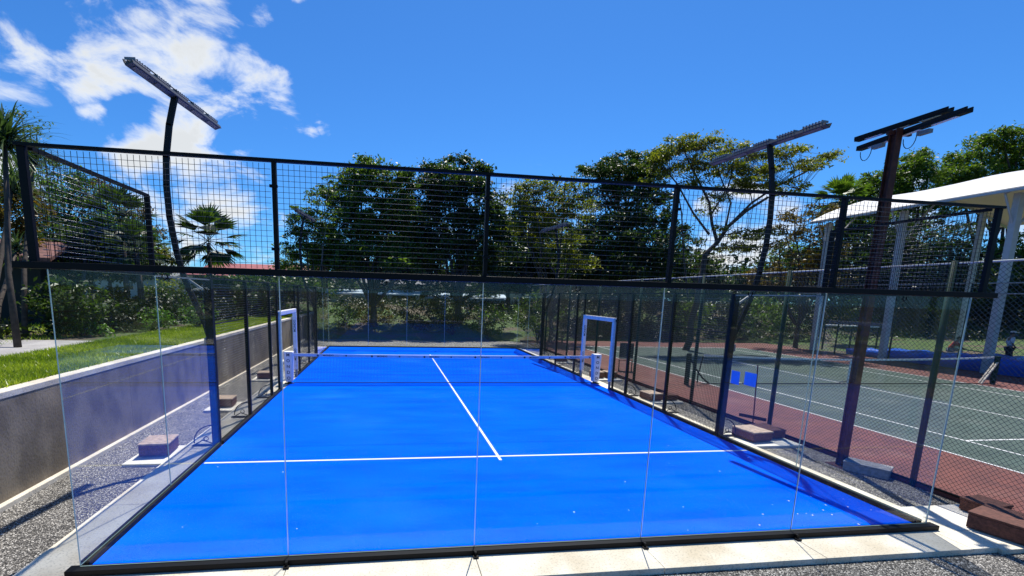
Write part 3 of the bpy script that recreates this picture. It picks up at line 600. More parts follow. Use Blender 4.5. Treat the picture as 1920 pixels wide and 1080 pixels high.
t = thing('court_brush', 'T-shaped court brush leaning on the tennis fence above the brick blocks', 'brush', (6.45, 4.62, 0))
MB().tube([(-.1, -.05, .0), (-.06, .0, .27), (.1, .25, 1.42)], .014, 6).build('handle', M['brown_steel'], t)
MB().bar((-.09, .38, .2), (-.07, -.36, .27), .05, .07).build('head', M['black'], t)

# ---------------------------------------------------------------- brick ballast blocks on their pads
def block(name, label, x, y, sx, sy, h, rz=0, top='brick_top', z0=-.0, pad=None, side='brick', cat='block'):
    t = thing(name, label, cat, (x, y, z0), rz, group='low blocks on the concrete pads')
    b = MB(); hx, hy = sx/2, sy/2
    b.box(-hx, hx, -hy, hy, .0, h-.03).build('body', M[side], t, bevel=.012)
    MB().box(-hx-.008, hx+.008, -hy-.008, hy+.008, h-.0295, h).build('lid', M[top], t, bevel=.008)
    return t
pads = [(-6.25, -5.64, 3.15, 4.1), (-6.3, -5.64, 6.7, 7.6), (-6.3, -5.64, 10.6, 11.3), (-6.3, -5.64, 14.6, 15.3), (5.38, 6.5, 3.35, 4.25), (5.38, 6.4, 7.2, 8.0), (5.38, 6.35, 10.7, 11.5), (5.38, 6.3, 15.0, 15.7), (5.38, 6.55, -.09, .6)]
b = MB()
for p in pads: b.box(*p, -.13, -.02+.004*(p[2] % 3))
struct(b.build('concrete_pads', M['slab'], bevel=.01))
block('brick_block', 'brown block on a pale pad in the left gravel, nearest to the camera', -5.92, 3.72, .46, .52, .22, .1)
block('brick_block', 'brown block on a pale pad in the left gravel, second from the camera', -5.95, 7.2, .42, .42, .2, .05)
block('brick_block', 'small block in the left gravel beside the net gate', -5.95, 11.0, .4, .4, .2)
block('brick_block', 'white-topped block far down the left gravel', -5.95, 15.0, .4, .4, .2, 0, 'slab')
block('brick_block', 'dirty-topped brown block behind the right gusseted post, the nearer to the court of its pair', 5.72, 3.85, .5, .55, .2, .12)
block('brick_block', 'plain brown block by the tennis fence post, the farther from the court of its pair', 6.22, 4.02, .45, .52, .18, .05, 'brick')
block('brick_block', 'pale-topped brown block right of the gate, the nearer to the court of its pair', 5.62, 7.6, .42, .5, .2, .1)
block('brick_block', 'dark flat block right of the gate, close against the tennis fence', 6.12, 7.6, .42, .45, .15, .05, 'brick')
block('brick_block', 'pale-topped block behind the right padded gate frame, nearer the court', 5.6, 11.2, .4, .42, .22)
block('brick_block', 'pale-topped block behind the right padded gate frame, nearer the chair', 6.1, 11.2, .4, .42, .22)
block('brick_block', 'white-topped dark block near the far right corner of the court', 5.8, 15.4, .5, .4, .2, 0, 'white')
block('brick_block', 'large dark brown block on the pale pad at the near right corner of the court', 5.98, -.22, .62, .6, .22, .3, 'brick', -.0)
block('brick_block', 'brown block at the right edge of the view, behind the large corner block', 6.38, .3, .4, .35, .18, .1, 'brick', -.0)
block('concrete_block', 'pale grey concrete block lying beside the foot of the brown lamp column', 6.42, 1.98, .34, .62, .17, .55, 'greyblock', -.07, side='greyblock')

# ---------------------------------------------------------------- canopy on white columns, tarp, people
t = thing('canopy', 'large white fabric canopy on pale steel columns beyond the tennis court', 'canopy', (24.5, 0, 0))
def czz(x): u = (x-23.5)/14.0; return 7.86+1.75*math.sin(PI*min(1, max(0, u)))**.9+.3*u
b = MB(); nx, ny = 14, 20; th = .05
def cgrid(dz):
    base = len(b.v)
    for j in range(ny+1):
        y = -8+29.5*j/ny; sag = -.12*math.sin(PI*((y+8)/29.5*5 % 1))
        for i in range(nx+1):
            x = 23.5+14.0*i/nx; b.v.append((x-24.5, y, czz(x)+sag*math.sin(PI*i/nx)+dz-(.05 if i == 0 else 0)))
    return base
a0 = cgrid(0); a1 = cgrid(-th)
for base in (a0, a1):
    for j in range(ny):
        for i in range(nx): k = base+j*(nx+1)+i; b.f.append((k, k+1, k+nx+2, k+nx+1)); b.m.append(0)
for j in range(ny):
    for i in (0, nx): k = a0+j*(nx+1)+i; q = a1+j*(nx+1)+i; b.f.append((k, q, q+nx+1, k+nx+1)); b.m.append(0)
for i in range(nx):
    for j in (0, ny): k = a0+j*(nx+1)+i; q = a1+j*(nx+1)+i; b.f.append((k, k+1, q+1, q)); b.m.append(0)
def canvas():
    m = bpy.data.materials.new('canopy_fabric'); m.use_nodes = True; tt = m.node_tree; p = tt.nodes['Principled BSDF']; p.inputs['Base Color'].default_value = (.8, .8, .78, 1); p.inputs['Roughness'].default_value = .5
    tr = nd(tt, 'ShaderNodeBsdfTranslucent'); tr.inputs[0].default_value = (.62, .5, .38, 1); ms = nd(tt, 'ShaderNodeMixShader'); ms.inputs[0].default_value = .22
    tt.links.new(p.outputs[0], ms.inputs[1]); tt.links.new(tr.outputs[0], ms.inputs[2]); tt.links.new(ms.outputs[0], tt.nodes['Material Output'].inputs[0]); return m
b.build('fabric_roof', canvas(), t, True)
MB().box(-1.05, -.97, -8, 21.5, 7.66, 7.76).build('eave_beam', M['col_white'], t)
for y in (21.0, 16.8, 12.3, 7.5, 2.7):
    fr = MB(); pts = [(23.6+13.8*i/12-24.5, y, czz(23.6+13.8*i/12)-.25) for i in range(13)]; fr.tube(pts, .07, 8); fr.build('rafter', M['col_white'], t, True)
    MB().bar((0, y, -.1), (-.15, y, 7.7), .30, .24).build('column', M['col_white'], t, bevel=.02)
    MB().bar((10.8, y, -.1), (10.8, y, 8.9), .30, .24).build('column', M['col_white'], t, bevel=.02)
    MB().tube([(-.1, y, 6.2), (1.9, y, 8.5)], .05, 6).build('brace', M['col_white'], t)
    MB().tube([(-.1, y, 6.2), (-.9, y, 7.6)], .04, 6).build('brace', M['col_white'], t)

def tarp():
    b = MB(); ny, prof = 60, [(24.95, -.02), (24.8, .3), (24.85, .62), (25.1, .74), (25.9, .62), (26.8, .66), (27.8, .7), (28.3, .4), (28.4, 0)]
    for j in range(ny+1):
        y = 19.2-24*j/ny; k = .45+.55*min(1, j/16)
        for i, (x, z) in enumerate(prof):
            wv_ = .05*math.sin(j*1.7+i)+.04*math.sin(j*.63+i*2.1)
            b.v.append((x+wv_*.8, y, max(-.02, z*k+(wv_ if 0 < i < 8 else 0))))
    n = len(prof)
    for j in range(ny):
        for i in range(n-1): a = j*n+i; b.f.append((a, a+1, a+n+1, a+n)); b.m.append(0)
    for j in (0, ny): b.f.append(tuple(range(j*n, j*n+n))); b.m.append(0)
    tag(b.build('tarpaulin', M['tarp'], smooth=True), 'long low blue tarpaulin-covered pile under the canopy', 'tarpaulin')
tarp()
M['whitecloth'] = M['shirt']

def skinned(name, verts, edges, radii, m, parent=None, sub=2, root=0):
    me = bpy.data.meshes.new(name); me.from_pydata(verts, edges, []); o = bpy.data.objects.new(name, me); COL.objects.link(o)
    sk = o.modifiers.new('skin', 'SKIN'); 
    for i, r_ in enumerate(radii): me.skin_vertices[0].data[i].radius = (r_, r_) if not isinstance(r_, tuple) else r_
    me.skin_vertices[0].data[root].use_root = True
    s_ = o.modifiers.new('sub', 'SUBSURF'); s_.levels = sub; s_.render_levels = sub
    C.view_layer.update(); m2 = bpy.data.meshes.new_from_object(o.evaluated_get(C.evaluated_depsgraph_get())); bpy.data.objects.remove(o)
    m2.materials.clear(); m2.materials.append(m); m2.polygons.foreach_set('use_smooth', [True]*len(m2.polygons)); return link(name, m2, parent)
def add_skin_layer(me):
    if not me.skin_vertices: me.skin_vertices
def person(label, loc, rz, J, shirt, legs, cap=None, legwear='shorts', long=False):
    t = thing('person', label, 'person', loc, rz)
    names = list(J); idx = {n: i for i, n in enumerate(names)}
    chains = ['pelvis waist chest neck head crown', 'chest shL elL wrL haL', 'chest shR elR wrR haR', 'pelvis hiL knL anL toL', 'pelvis hiR knR anR toR']
    E_ = []
    for c in chains: q = c.split(); E_ += [(idx[q[i]], idx[q[i+1]]) for i in range(len(q)-1)]
    Rr = dict(pelvis=(.13, .1), waist=(.12, .09), chest=(.15, .1), neck=.055, head=.085, crown=.075, shL=.055, shR=.055, elL=.042, elR=.042, wrL=.03, wrR=.03, haL=.035, haR=.035, hiL=.085, hiR=.085, knL=.058, knR=.058, anL=.04, anR=.04, toL=.035, toR=.035)
    body = skin_mesh('body', [J[n] for n in names], E_, [Rr[n] for n in names], M['skin'], t)
    def part(nm, ks, es, k, m): 
        vs = [J[a] for a in ks]; ii = {a: i for i, a in enumerate(ks)}
        def rr(a): v = Rr[a]; return (v[0]+k, v[1]+k) if isinstance(v, tuple) else v+k
        skin_mesh(nm, vs, [(ii[a], ii[b_]) for a, b_ in es], [rr(a) for a in ks], m, t)
    part('shirt', ['pelvis', 'waist', 'chest', 'shL', 'shR', 'elL', 'elR'], [('pelvis', 'waist'), ('waist', 'chest'), ('chest', 'shL'), ('shL', 'elL'), ('chest', 'shR'), ('shR', 'elR')], .018, shirt)
    lk = ['pelvis', 'hiL', 'knL', 'hiR', 'knR']; le = [('pelvis', 'hiL'), ('hiL', 'knL'), ('pelvis', 'hiR'), ('hiR', 'knR')]
    if long: lk += ['anL', 'anR']; le += [('knL', 'anL'), ('knR', 'anR')]
    part(legwear, lk, le, .022, legs)
    hx, hy, hz = J['head']
    h = MB(); 
    for i in range(7):
        pass
    import bmesh
    bm = bmesh.new(); bmesh.ops.create_uvsphere(bm, u_segments=14, v_segments=8, radius=.102, matrix=Matrix.Translation((hx, hy+.012, hz+.055)) @ Matrix.Diagonal((.88, 1, .92, 1)))
    for v in [v for v in bm.verts if v.co.z < hz+.03 and v.co.y < hy+.04]: v.co.z = hz+.04
    me = bpy.data.meshes.new('hair'); bm.to_mesh(me); bm.free(); me.materials.append(M['black']); link('hair', me, t)
    if cap:
        MB().tube([(hx, hy, hz+.1), (hx, hy, hz+.15), (hx, hy, hz+.175)], [.108, .1, .05], 14).box(hx-.07, hx+.07, hy-.2, hy-.08, hz+.095, hz+.108).build('cap', cap, t)
    return t
def skin_mesh(name, vs, es, rs, m, parent):
    import bmesh
    me = bpy.data.meshes.new(name); bm = bmesh.new(); lay = bm.verts.layers.skin.verify()
    bv = [bm.verts.new(v) for v in vs]
    for i, v in enumerate(bv):
        r_ = rs[i]; v[lay].radius = r_ if isinstance(r_, tuple) else (r_, r_); v[lay].use_root = (i == 0)
    for a, b_ in es: bm.edges.new((bv[a], bv[b_]))
    bm.to_mesh(me); bm.free()
    o = bpy.data.objects.new(name, me); COL.objects.link(o); o.modifiers.new('skin', 'SKIN'); s_ = o.modifiers.new('sub', 'SUBSURF'); s_.levels = s_.render_levels = 2
    C.view_layer.update(); m2 = bpy.data.meshes.new_from_object(o.evaluated_get(C.evaluated_depsgraph_get())); bpy.data.objects.remove(o)
    m2.materials.clear(); m2.materials.append(m); m2.polygons.foreach_set('use_smooth', [True]*len(m2.polygons)); return link(name, m2, parent)
J1 = dict(pelvis=(0, 0, .95), waist=(0, 0, 1.1), chest=(0, 0, 1.36), neck=(0, 0, 1.5), head=(0, -.02, 1.6), crown=(0, -.01, 1.7), shL=(.19, 0, 1.42), elL=(.27, .03, 1.15), wrL=(.24, -.1, .93), haL=(.23, -.14, .84),
          shR=(-.19, 0, 1.42), elR=(-.28, .03, 1.16), wrR=(-.2, -.12, .98), haR=(-.15, -.16, .92), hiL=(.1, 0, .88), knL=(.12, -.03, .48), anL=(.13, .02, .09), toL=(.14, -.14, .035), hiR=(-.1, 0, .88), knR=(-.13, -.05, .48), anR=(-.14, -.02, .09), toR=(-.15, -.18, .035))
person('person in a white shirt, black shorts and white cap standing beyond the blue tarpaulin', (28.9, 14.4, .02), .9, J1, M['shirt'], M['shorts'], M['white'])
J2 = dict(pelvis=(0, 0, .52), waist=(0, -.05, .66), chest=(0, -.2, .9), neck=(0, -.27, 1.03), head=(0, -.33, 1.12), crown=(0, -.34, 1.21), shL=(.19, -.2, .93), elL=(.26, -.36, .74), wrL=(.15, -.52, .62), haL=(.1, -.58, .58),
          shR=(-.19, -.2, .93), elR=(-.26, -.36, .74), wrR=(-.15, -.52, .62), haR=(-.1, -.58, .58), hiL=(.1, -.04, .5), knL=(.15, -.45, .52), anL=(.15, -.45, .09), toL=(.15, -.6, .035), hiR=(-.1, -.04, .5), knR=(-.15, -.45, .52), anR=(-.15, -.45, .09), toR=(-.15, -.6, .035))
person('person in a red shirt and jeans sitting hunched between the canopy columns', (29.3, 17.2, .02), .8, J2, M['redshirt'], M['jeans'], None, 'jeans', True)
t = thing('bench', 'low dark bench under the person in red', 'bench', (29.3, 17.2, 0), .8)
MB().box(-.7, .7, -.12, .22, .36, .405).build('seat', M['wood'], t)
for x in (-.6, .6): MB().box(x-.03, x+.03, -.08, .18, 0, .36).build('leg', M['black'], t)

# picnic table and kerbside bits beyond the far right corner of the padel court
t = thing('picnic_table', 'dark wooden picnic table beyond the far right corner of the padel court', 'table', (8.3, 24.0, -.0), .1)
MB().box(-.85, .85, -.35, .35, .72, .76).build('table_top', M['wood'], t)
for yy in (-.7, .7): MB().box(-.85, .85, yy-.13, yy+.13, .43, .46).build('seat', M['wood'], t)
for x in (-.6, .6):
    for s_ in (-1, 1): MB().bar((x, s_*.2, .72), (x, s_*.6, 0), .08, .05).build('leg', M['wood'], t)
    MB().bar((x, -.72, .4), (x, .72, .4), .05, .06).build('crossbar', M['wood'], t)

# ---------------------------------------------------------------- buildings
def house(name, label, cx, cy, w_, d_, h, rise, rz, wall, roof, wins, z0=None, over=.5, cat='building', ridge='x'):
    z0 = gh(cx, cy)-.1 if z0 is None else z0
    t = thing(name, label, cat, (cx, cy, z0), rz)
    hx, hy = w_/2, d_/2
    MB().box(-hx, hx, -hy, hy, 0, h).build('wall', wall, t)
    b = MB(); o = over; e = .12
    for s_ in (-1, 1):
        b.hexa([(-hx-o, s_*(hy+o), h), (hx+o, s_*(hy+o), h), (hx+o, 0, h+rise), (-hx-o, 0, h+rise), (-hx-o, s_*(hy+o), h+e), (hx+o, s_*(hy+o), h+e), (hx+o, 0, h+rise+e), (-hx-o, 0, h+rise+e)])
    b.build('roof', roof, t)
    if rise > .1:
        g = MB(); [g.face([(x, -hy, h), (x, hy, h), (x, 0, h+rise*.96)]) for x in (-hx+.01, hx-.01)]; g.build('gable', wall, t)
    for (x, z, ww, wh) in wins:
        f = MB().box(x-ww/2-.06, x+ww/2+.06, -hy-.04, -hy-.004, z-wh/2-.06, z+wh/2+.06).build('window', M['white'], t)
        MB().box(x-ww/2, x+ww/2, -hy-.055, -hy-.042, z-wh/2, z+wh/2).build('pane', M['windowdark'], f)
    return t
p = at(330, 500, 52); house('house', 'long low house with a red roof behind the small fan palm', p.x, p.y+3, 15, 8, 2.6, .9, .05, M['wallwhite'], M['rooftile'], [(-5, 1.5, 1.2, 1), (-1, 1.5, 1.2, 1), (3, 1.5, 1.2, 1)], z0=1.55)
p = at(500, 500, 62); house('house', 'farther red-roofed building left of the dense trees', p.x, p.y, 13, 8, 3.2, 1.2, -.05, M['wallcream'], M['rooftile'], [(-2, 1.6, 1.2, 1), (2, 1.6, 1.2, 1)], z0=1.6)
p = at(255, 540, 40); house('house', 'small white-walled house seen between shrubs beyond the lawn', p.x, p.y, 6.5, 5, 2.1, .5, .1, M['wallwhite'], M['greyroof'], [(.4, 1.5, .7, .6), (-2.2, 1.1, .6, 1.4)], z0=1.35)
house('shed', 'dark open-fronted shed with a worn reddish roof at the left edge of the view', -16.4, 15.3, 3.6, 3.4, 2.25, .7, .25, M['darkwall'], mat('old_tile', (.22, .09, .075), .8, var=.5, scale=5), [], z0=1.36, cat='shed')
p = at(20, 500, 44); house('house', 'red-roofed house behind the thin-stemmed trees at the left edge', p.x, p.y, 14, 8, 3.0, 1.2, .3, M['wallcream'], M['rooftile'], [(0, 1.5, 1.2, 1)], z0=1.4)
p = at(1815, 505, 60); house('house', 'red-walled building glimpsed beneath the white canopy', p.x, p.y, 12, 7, 5.4, .6, -.6, mat('red_wall', (.3, .05, .045), .8, var=.2), M['paleroof'], [(-2, 3.6, 1, 1)], z0=0)
def carport(label, px0, px1, d, ztop, roof, h=.12, dep=5):
    a = at(px0, 550, d); c = at(px1, 550, d); L = (c-a).length; t = thing('carport', label, 'carport', ((a.x+c.x)/2, (a.y+c.y)/2, 0), math.atan2(c.y-a.y, c.x-a.x), group='carports beyond the far bank')
    MB().hexa([(-L/2, -dep/2, ztop), (L/2, -dep/2, ztop), (L/2, dep/2, ztop+.45), (-L/2, dep/2, ztop+.45), (-L/2, -dep/2, ztop+h), (L/2, -dep/2, ztop+h), (L/2, dep/2, ztop+.45+h), (-L/2, dep/2, ztop+.45+h)]).build('roof', roof, t)
    for i in range(5):
        for yy in (-dep/2+.3, dep/2-.3): x = -L/2+.3+(L-.6)*i/4; MB().box(x-.06, x+.06, yy-.06, yy+.06, 1.2, ztop+(.02 if yy < 0 else .4)).build('post', M['col_white'], t)
carport('pale blue carport roof beyond the bank, left part', 596, 790, 46, 2.62, M['paleroof'])
carport('pale blue carport roof beyond the bank, right part', 800, 950, 48, 2.4, M['paleroof'])
carport('long white carport roof behind the dark shrubs left of the padel fence', 470, 600, 50, 3.5, M['paleroof'])
p = at(800, 530, 60); house('house', 'wide low grey-roofed building behind the carports', p.x, p.y, 24, 9, 2.2, 1.3, -.05, M['wallwhite'], M['greyroof'], [(-6, 1.3, 1.5, 1), (0, 1.3, 1.5, 1), (6, 1.3, 1.5, 1)], z0=1.6)
p = at(640, 575, 44); tag(MB().box(p.x-.9, p.x+.9, p.y-.7, p.y+.7, 1.3, 2.5).box(p.x-1.0, p.x+1.0, p.y-.8, p.y+.8, 2.501, 2.6).build('garden_store', M['wallcream']), 'small cream garden store with a flat lid beyond the far glass wall', 'store')

DENS = 2.0

# ---------------------------------------------------------------- foliage
def leaf_mesh(name, pos, size, m, parent=None, up=.35, asp=.45, droop=0):
    """thousands of small folded leaf faces, one island each"""
    n = len(pos); nrm = rng.normal(size=(n, 3)); nrm[:, 2] = np.abs(nrm[:, 2])*.8+up; nrm /= np.linalg.norm(nrm, axis=1, keepdims=True)
    a = rng.normal(size=(n, 3)); a[:, 2] -= droop; a -= nrm*np.sum(a*nrm, 1, keepdims=True); a /= np.linalg.norm(a, axis=1, keepdims=True)
    b = np.cross(nrm, a); s = (size*rng.uniform(.6, 1.35, n))[:, None]
    v = np.empty((n, 4, 3)); v[:, 0] = pos-a*s*.5; v[:, 1] = pos+b*s*asp*.5+nrm*s*.1; v[:, 2] = pos+a*s*.5-nrm*s*.08; v[:, 3] = pos-b*s*asp*.5+nrm*s*.1
    me = bpy.data.meshes.new(name); me.vertices.add(4*n); me.vertices.foreach_set('co', v.astype(np.float32).ravel())
    me.loops.add(4*n); me.loops.foreach_set('vertex_index', np.arange(4*n, dtype=np.int32)); me.polygons.add(n)
    me.polygons.foreach_set('loop_start', np.arange(0, 4*n, 4, dtype=np.int32)); me.polygons.foreach_set('loop_total', np.full(n, 4, dtype=np.int32))
    me.materials.append(m); me.update(calc_edges=True); me.validate(); return link(name, me, parent)
def crown_points(blobs, dens, clump, flat=.6, hollow=.35):
    dens = dens*DENS
    """blobs: (centre, radius xyz, weight). Leaves sit in clumps spread through each blob, denser outwards"""
    P = []; tips = []
    for c, r_, k in blobs:
        c = np.array(c); r_ = np.array(r_); vol = r_[0]*r_[1]+r_[1]*r_[2]+r_[0]*r_[2]
        nc = max(4, int(k*vol*1.7/(clump*clump)))
        d = rng.normal(size=(nc, 3)); d /= np.linalg.norm(d, axis=1, keepdims=True); rad = rng.uniform(hollow, 1.0, nc)**.6
        cc_ = c+d*r_*rad[:, None]; tips.append(cc_)
        per = rng.poisson(dens, nc)+2
        idx = np.repeat(np.arange(nc), per); off = rng.normal(size=(len(idx), 3))*clump*.5*np.array([1, 1, flat])*rng.uniform(.5, 1.25, nc)[idx][:, None]
        P.append(cc_[idx]+off)
    return np.concatenate(P), np.concatenate(tips)
def limb(b, A, B, r0, r1, wob=.12, n=6, seg=6):
    A, B = Vector(A), Vector(B); L = (B-A).length; pts = []; o1 = Vector((random.uniform(-1, 1), random.uniform(-1, 1), random.uniform(-.4, 1)))*L*wob
    for i in range(seg+1):
        u = i/seg; pts.append(A.lerp(B, u)+o1*math.sin(PI*u)+(Vector((random.uniform(-1, 1), random.uniform(-1, 1), random.uniform(-1, 1)))*L*.02 if 0 < i < seg else Vector()))
    b.tube(pts, [r0+(r1-r0)*i/seg for i in range(seg+1)], n, cap=False); return pts
def tree(name, label, base, blobs_px, d, m, dens=16, clump=.5, size=.2, trunk=.22, fork=None, bark='bark', twigs=40, group='trees around the courts', flat=.6, polylines=(), depth=.7, hollow=.35, up=.35, asp=.45, droop=0, limbs=True):
    """blobs_px: (px, py, rx, ry[, weight[, depth offset]]) surveyed from the photograph at depth d, turned into real spheres of foliage"""
    k = d/FOC; blobs = []
    for q in blobs_px:
        px, py, rx, ry = q[:4]; w_ = q[4] if len(q) > 4 else 1; dd = q[5] if len(q) > 5 else random.uniform(-1, 1)*k*rx*.4
        c = at(px, py, d+dd); blobs.append((tuple(c), (rx*k, rx*k*depth, ry*k), w_))
    bp = at(base[0], base[1], d); z0 = gh(bp.x, bp.y); bp = Vector((bp.x, bp.y, z0-.1))
    t = thing(name, label, 'tree', bp, group=group)
    P, tips = crown_points(blobs, dens, clump, flat, hollow); o = np.array(tuple(bp))
    leaf_mesh('crown', P-o, size, m, t, up, asp, droop)
    b = MB(); fk = at(*fork, d) if fork else Vector((bp.x, bp.y, z0+1.5)); fk = fk-bp
    limb(b, (0, 0, 0), fk, trunk, trunk*.75, .04, 9)
    for c, r_, w_ in (blobs if limbs else []):
        pts = limb(b, fk, Vector(c)-bp, trunk*.45, trunk*.16, .1)
    for pl_ in polylines:                                           # limbs the photograph shows bare
        pp = [at(x, y, d+(pl_[0][2] if len(pl_[0]) > 2 else 0))-bp for x, y, *_ in pl_[1:]]; r0, r1 = pl_[0][:2]
        b.tube(pp, [r0+(r1-r0)*i/(len(pp)-1) for i in range(len(pp))], 7, cap=False)
    if not limbs and polylines:
        nodes = [at(x, y, d)-bp for pl_ in polylines for x, y, *_ in pl_[1:]]; nodes = nodes+[(nodes[i]+nodes[i+1])/2 for i in range(len(nodes)-1) if (nodes[i]-nodes[i+1]).length < 3]
        for c, r_, w_ in blobs:
            cv = Vector(c)-bp; nn = min(nodes, key=lambda q: (q-cv).length+(3 if q.z > cv.z else 0)); limb(b, nn, cv, .035, .015, .12, 5)
            for tp in tips[rng.choice(len(tips), 200)]:
                tv = Vector(tp)-bp
                if (tv-cv).length < 1.5*max(r_) and random.random() < .5: limb(b, cv, tv, .014, .005, .1, 4, 3)
    if len(tips) and twigs:
        cs = np.array([c for c, _, _ in blobs])
        for i in rng.choice(len(tips), min(twigs, len(tips)), replace=False):
            j = np.argmin(np.linalg.norm(cs-tips[i], axis=1)); limb(b, Vector(cs[j])-bp, Vector(tips[i])-bp, trunk*.12, trunk*.04, .08, 4, 3)
    b.build('trunk', M[bark], t, True); return t

tree('broadleaf_tree', 'tall dense bushy green tree left of centre, with a pointed leafy top above the mesh', (700, 560),
     [(688, 303, 20, 18), (672, 330, 40, 26), (725, 330, 42, 24), (765, 345, 28, 24), (640, 370, 40, 34), (700, 385, 75, 50), (750, 400, 50, 50), (650, 430, 62, 50), (730, 450, 70, 50), (640, 485, 60, 32), (700, 490, 90, 32), (770, 480, 40, 38)], 33, M['leafL'], dens=46, clump=.6, size=.25, trunk=.28)
tree('broadleaf_tree', 'tall very dark tree at centre, right of the pointed green one', (860, 560),
     [(852, 312, 34, 16), (810, 328, 26, 18), (895, 325, 30, 16), (850, 345, 65, 28), (800, 375, 40, 40), (880, 380, 70, 44), (830, 430, 70, 50), (915, 430, 55, 50), (850, 480, 90, 40), (940, 480, 40, 40), (790, 470, 40, 45)], 35, M['leafD'], dens=46, clump=.65, size=.27, trunk=.3)
tree('broadleaf_tree', 'loose light-leaved tree at the left side of the dense pair, spreading against the sky', (590, 560),
     [(618, 345, 26, 18, .6), (600, 372, 28, 14, .6), (568, 400, 34, 12, .7), (600, 412, 40, 18, .8), (560, 440, 34, 14, .6), (600, 448, 44, 26, 1.3), (575, 425, 40, 20), (556, 468, 36, 16, 1), (590, 480, 46, 24), (540, 497, 30, 12, .7)], 31, M['leafL'], dens=17, clump=.45, size=.2, trunk=.14, flat=.4, bark='bark_pale')
tree('broadleaf_tree', 'yellow-green tree right of centre, its crown just above the mesh top', (1035, 560),
     [(1000, 352, 36, 12, .8), (1060, 350, 46, 12, .8), (970, 378, 30, 26, .8), (1020, 385, 50, 30), (1075, 390, 40, 28), (990, 430, 40, 30, .8), (1050, 440, 60, 30, .8), (1090, 480, 50, 24, .6), (1000, 475, 40, 20, .4)], 30, M['leafY'], dens=34, clump=.5, size=.2, trunk=.16, polylines=[[(.07, .03), (1045, 520), (1010, 462), (985, 440)]])
tree('umbrella_tree', 'dark flat-topped umbrella tree behind the yellow-green one', (1180, 570),
     [(1125, 318, 46, 10, .9), (1175, 303, 50, 12), (1215, 300, 36, 12), (1160, 325, 60, 14), (1205, 328, 52, 16), (1185, 350, 50, 14), (1150, 345, 26, 8, .7), (1130, 372, 50, 22, .9), (1190, 378, 60, 20, .9), (1235, 362, 30, 18, .8)], 40, M['leafD'], dens=22, clump=.5, size=.22, trunk=.24, fork=(1172, 440), flat=.4, depth=1.1, polylines=[[(.12, .05), (1172, 470), (1150, 410), (1125, 350)], [(.12, .05), (1172, 470), (1195, 400), (1215, 345)], [(.1, .04), (1172, 440), (1175, 390), (1165, 350)]])
tree('broadleaf_tree', 'dark full tree below the umbrella crown, behind the mesh', (1160, 575),
     [(1110, 425, 36, 26), (1160, 415, 44, 24), (1230, 405, 44, 22), (1260, 430, 30, 22, .7), (1140, 465, 70, 34), (1210, 460, 60, 34), (1180, 505, 90, 34), (1090, 505, 60, 30)], 37, M['leafD'], dens=36, clump=.65, size=.26, trunk=.25)
RT = [(1225, 305, 30, 12, .8), (1240, 288, 30, 12, .9), (1280, 272, 40, 12), (1325, 268, 40, 10), (1375, 280, 34, 8, .7), (1420, 290, 40, 10, .8), (1475, 288, 36, 9, .8), (1255, 318, 30, 10, .7), (1310, 305, 46, 12, .8), (1370, 315, 46, 12, .7), (1430, 322, 50, 12, .8), (1225, 345, 24, 8, .5), (1300, 340, 36, 10, .5), (1400, 348, 50, 10, .7), (1455, 350, 40, 9, .5),
      (1540, 300, 36, 9, .9), (1510, 312, 34, 9, .8), (1350, 372, 36, 10, .4), (1330, 395, 24, 10, .4), (1500, 355, 40, 10, .4), (1400, 440, 46, 8, .7), (1380, 465, 40, 8, .7), (1350, 430, 20, 8, .4)]
tree('rain_tree', 'wide airy rain tree with bare forking limbs and a thin yellow-green canopy', (1290, 590), RT, 27, M['leafY'], limbs=False, dens=16, clump=.38, size=.17, trunk=.2, fork=(1322, 478), flat=.4, bark='bark', depth=1.3, hollow=.1, twigs=0,
     polylines=[[(.14, .07), (1322, 478), (1345, 455), (1365, 425), (1400, 395), (1440, 370)], [(.08, .04), (1365, 425), (1410, 380), (1455, 350), (1520, 318)], [(.1, .04), (1345, 455), (1335, 420), (1330, 380), (1310, 340), (1290, 300)], [(.06, .03), (1335, 400), (1365, 350), (1380, 300)], [(.07, .03), (1330, 440), (1300, 400), (1270, 345), (1245, 315)], [(.06, .02), (1360, 430), (1370, 380), (1350, 330), (1340, 290)], [(.06, .025), (1290, 560), (1282, 480), (1278, 400), (1268, 340)]])
tree('broadleaf_tree', 'yellow-brown leaved tree low behind the right curved floodlight pole', (1500, 590),
     [(1490, 405, 46, 12, .8), (1540, 395, 40, 14, .8), (1470, 430, 40, 10, .8), (1520, 440, 50, 16, .9), (1460, 462, 34, 10, .5), (1550, 470, 40, 20, .8), (1500, 500, 60, 26), (1440, 520, 50, 20), (1540, 520, 60, 26)], 30, M['leafO'], dens=14, clump=.4, size=.18, trunk=.16, flat=.45)
tree('broadleaf_tree', 'rounded green tree behind the top of the brown lamp column', (1660, 560),
     [(1600, 365, 34, 18), (1640, 345, 40, 20), (1690, 312, 40, 22), (1730, 300, 36, 18), (1600, 395, 50, 22), (1670, 360, 60, 36), (1735, 340, 46, 30), (1700, 400, 90, 40), (1640, 420, 60, 30)], 46, M['leafL'], dens=34, clump=.75, size=.3, trunk=.35)
tree('broadleaf_tree', 'big spreading green tree above the canopy at the right edge', (1860, 540),
     [(1835, 272, 30, 14), (1880, 262, 40, 16), (1925, 258, 40, 22), (1815, 300, 44, 16), (1870, 295, 50, 20), (1930, 300, 50, 28), (1800, 328, 50, 16), (1860, 335, 60, 22), (1780, 345, 30, 12, .8), (1930, 350, 60, 30), (1975, 300, 50, 40)], 48, M['leafL'], dens=36, clump=.75, size=.3, trunk=.4)
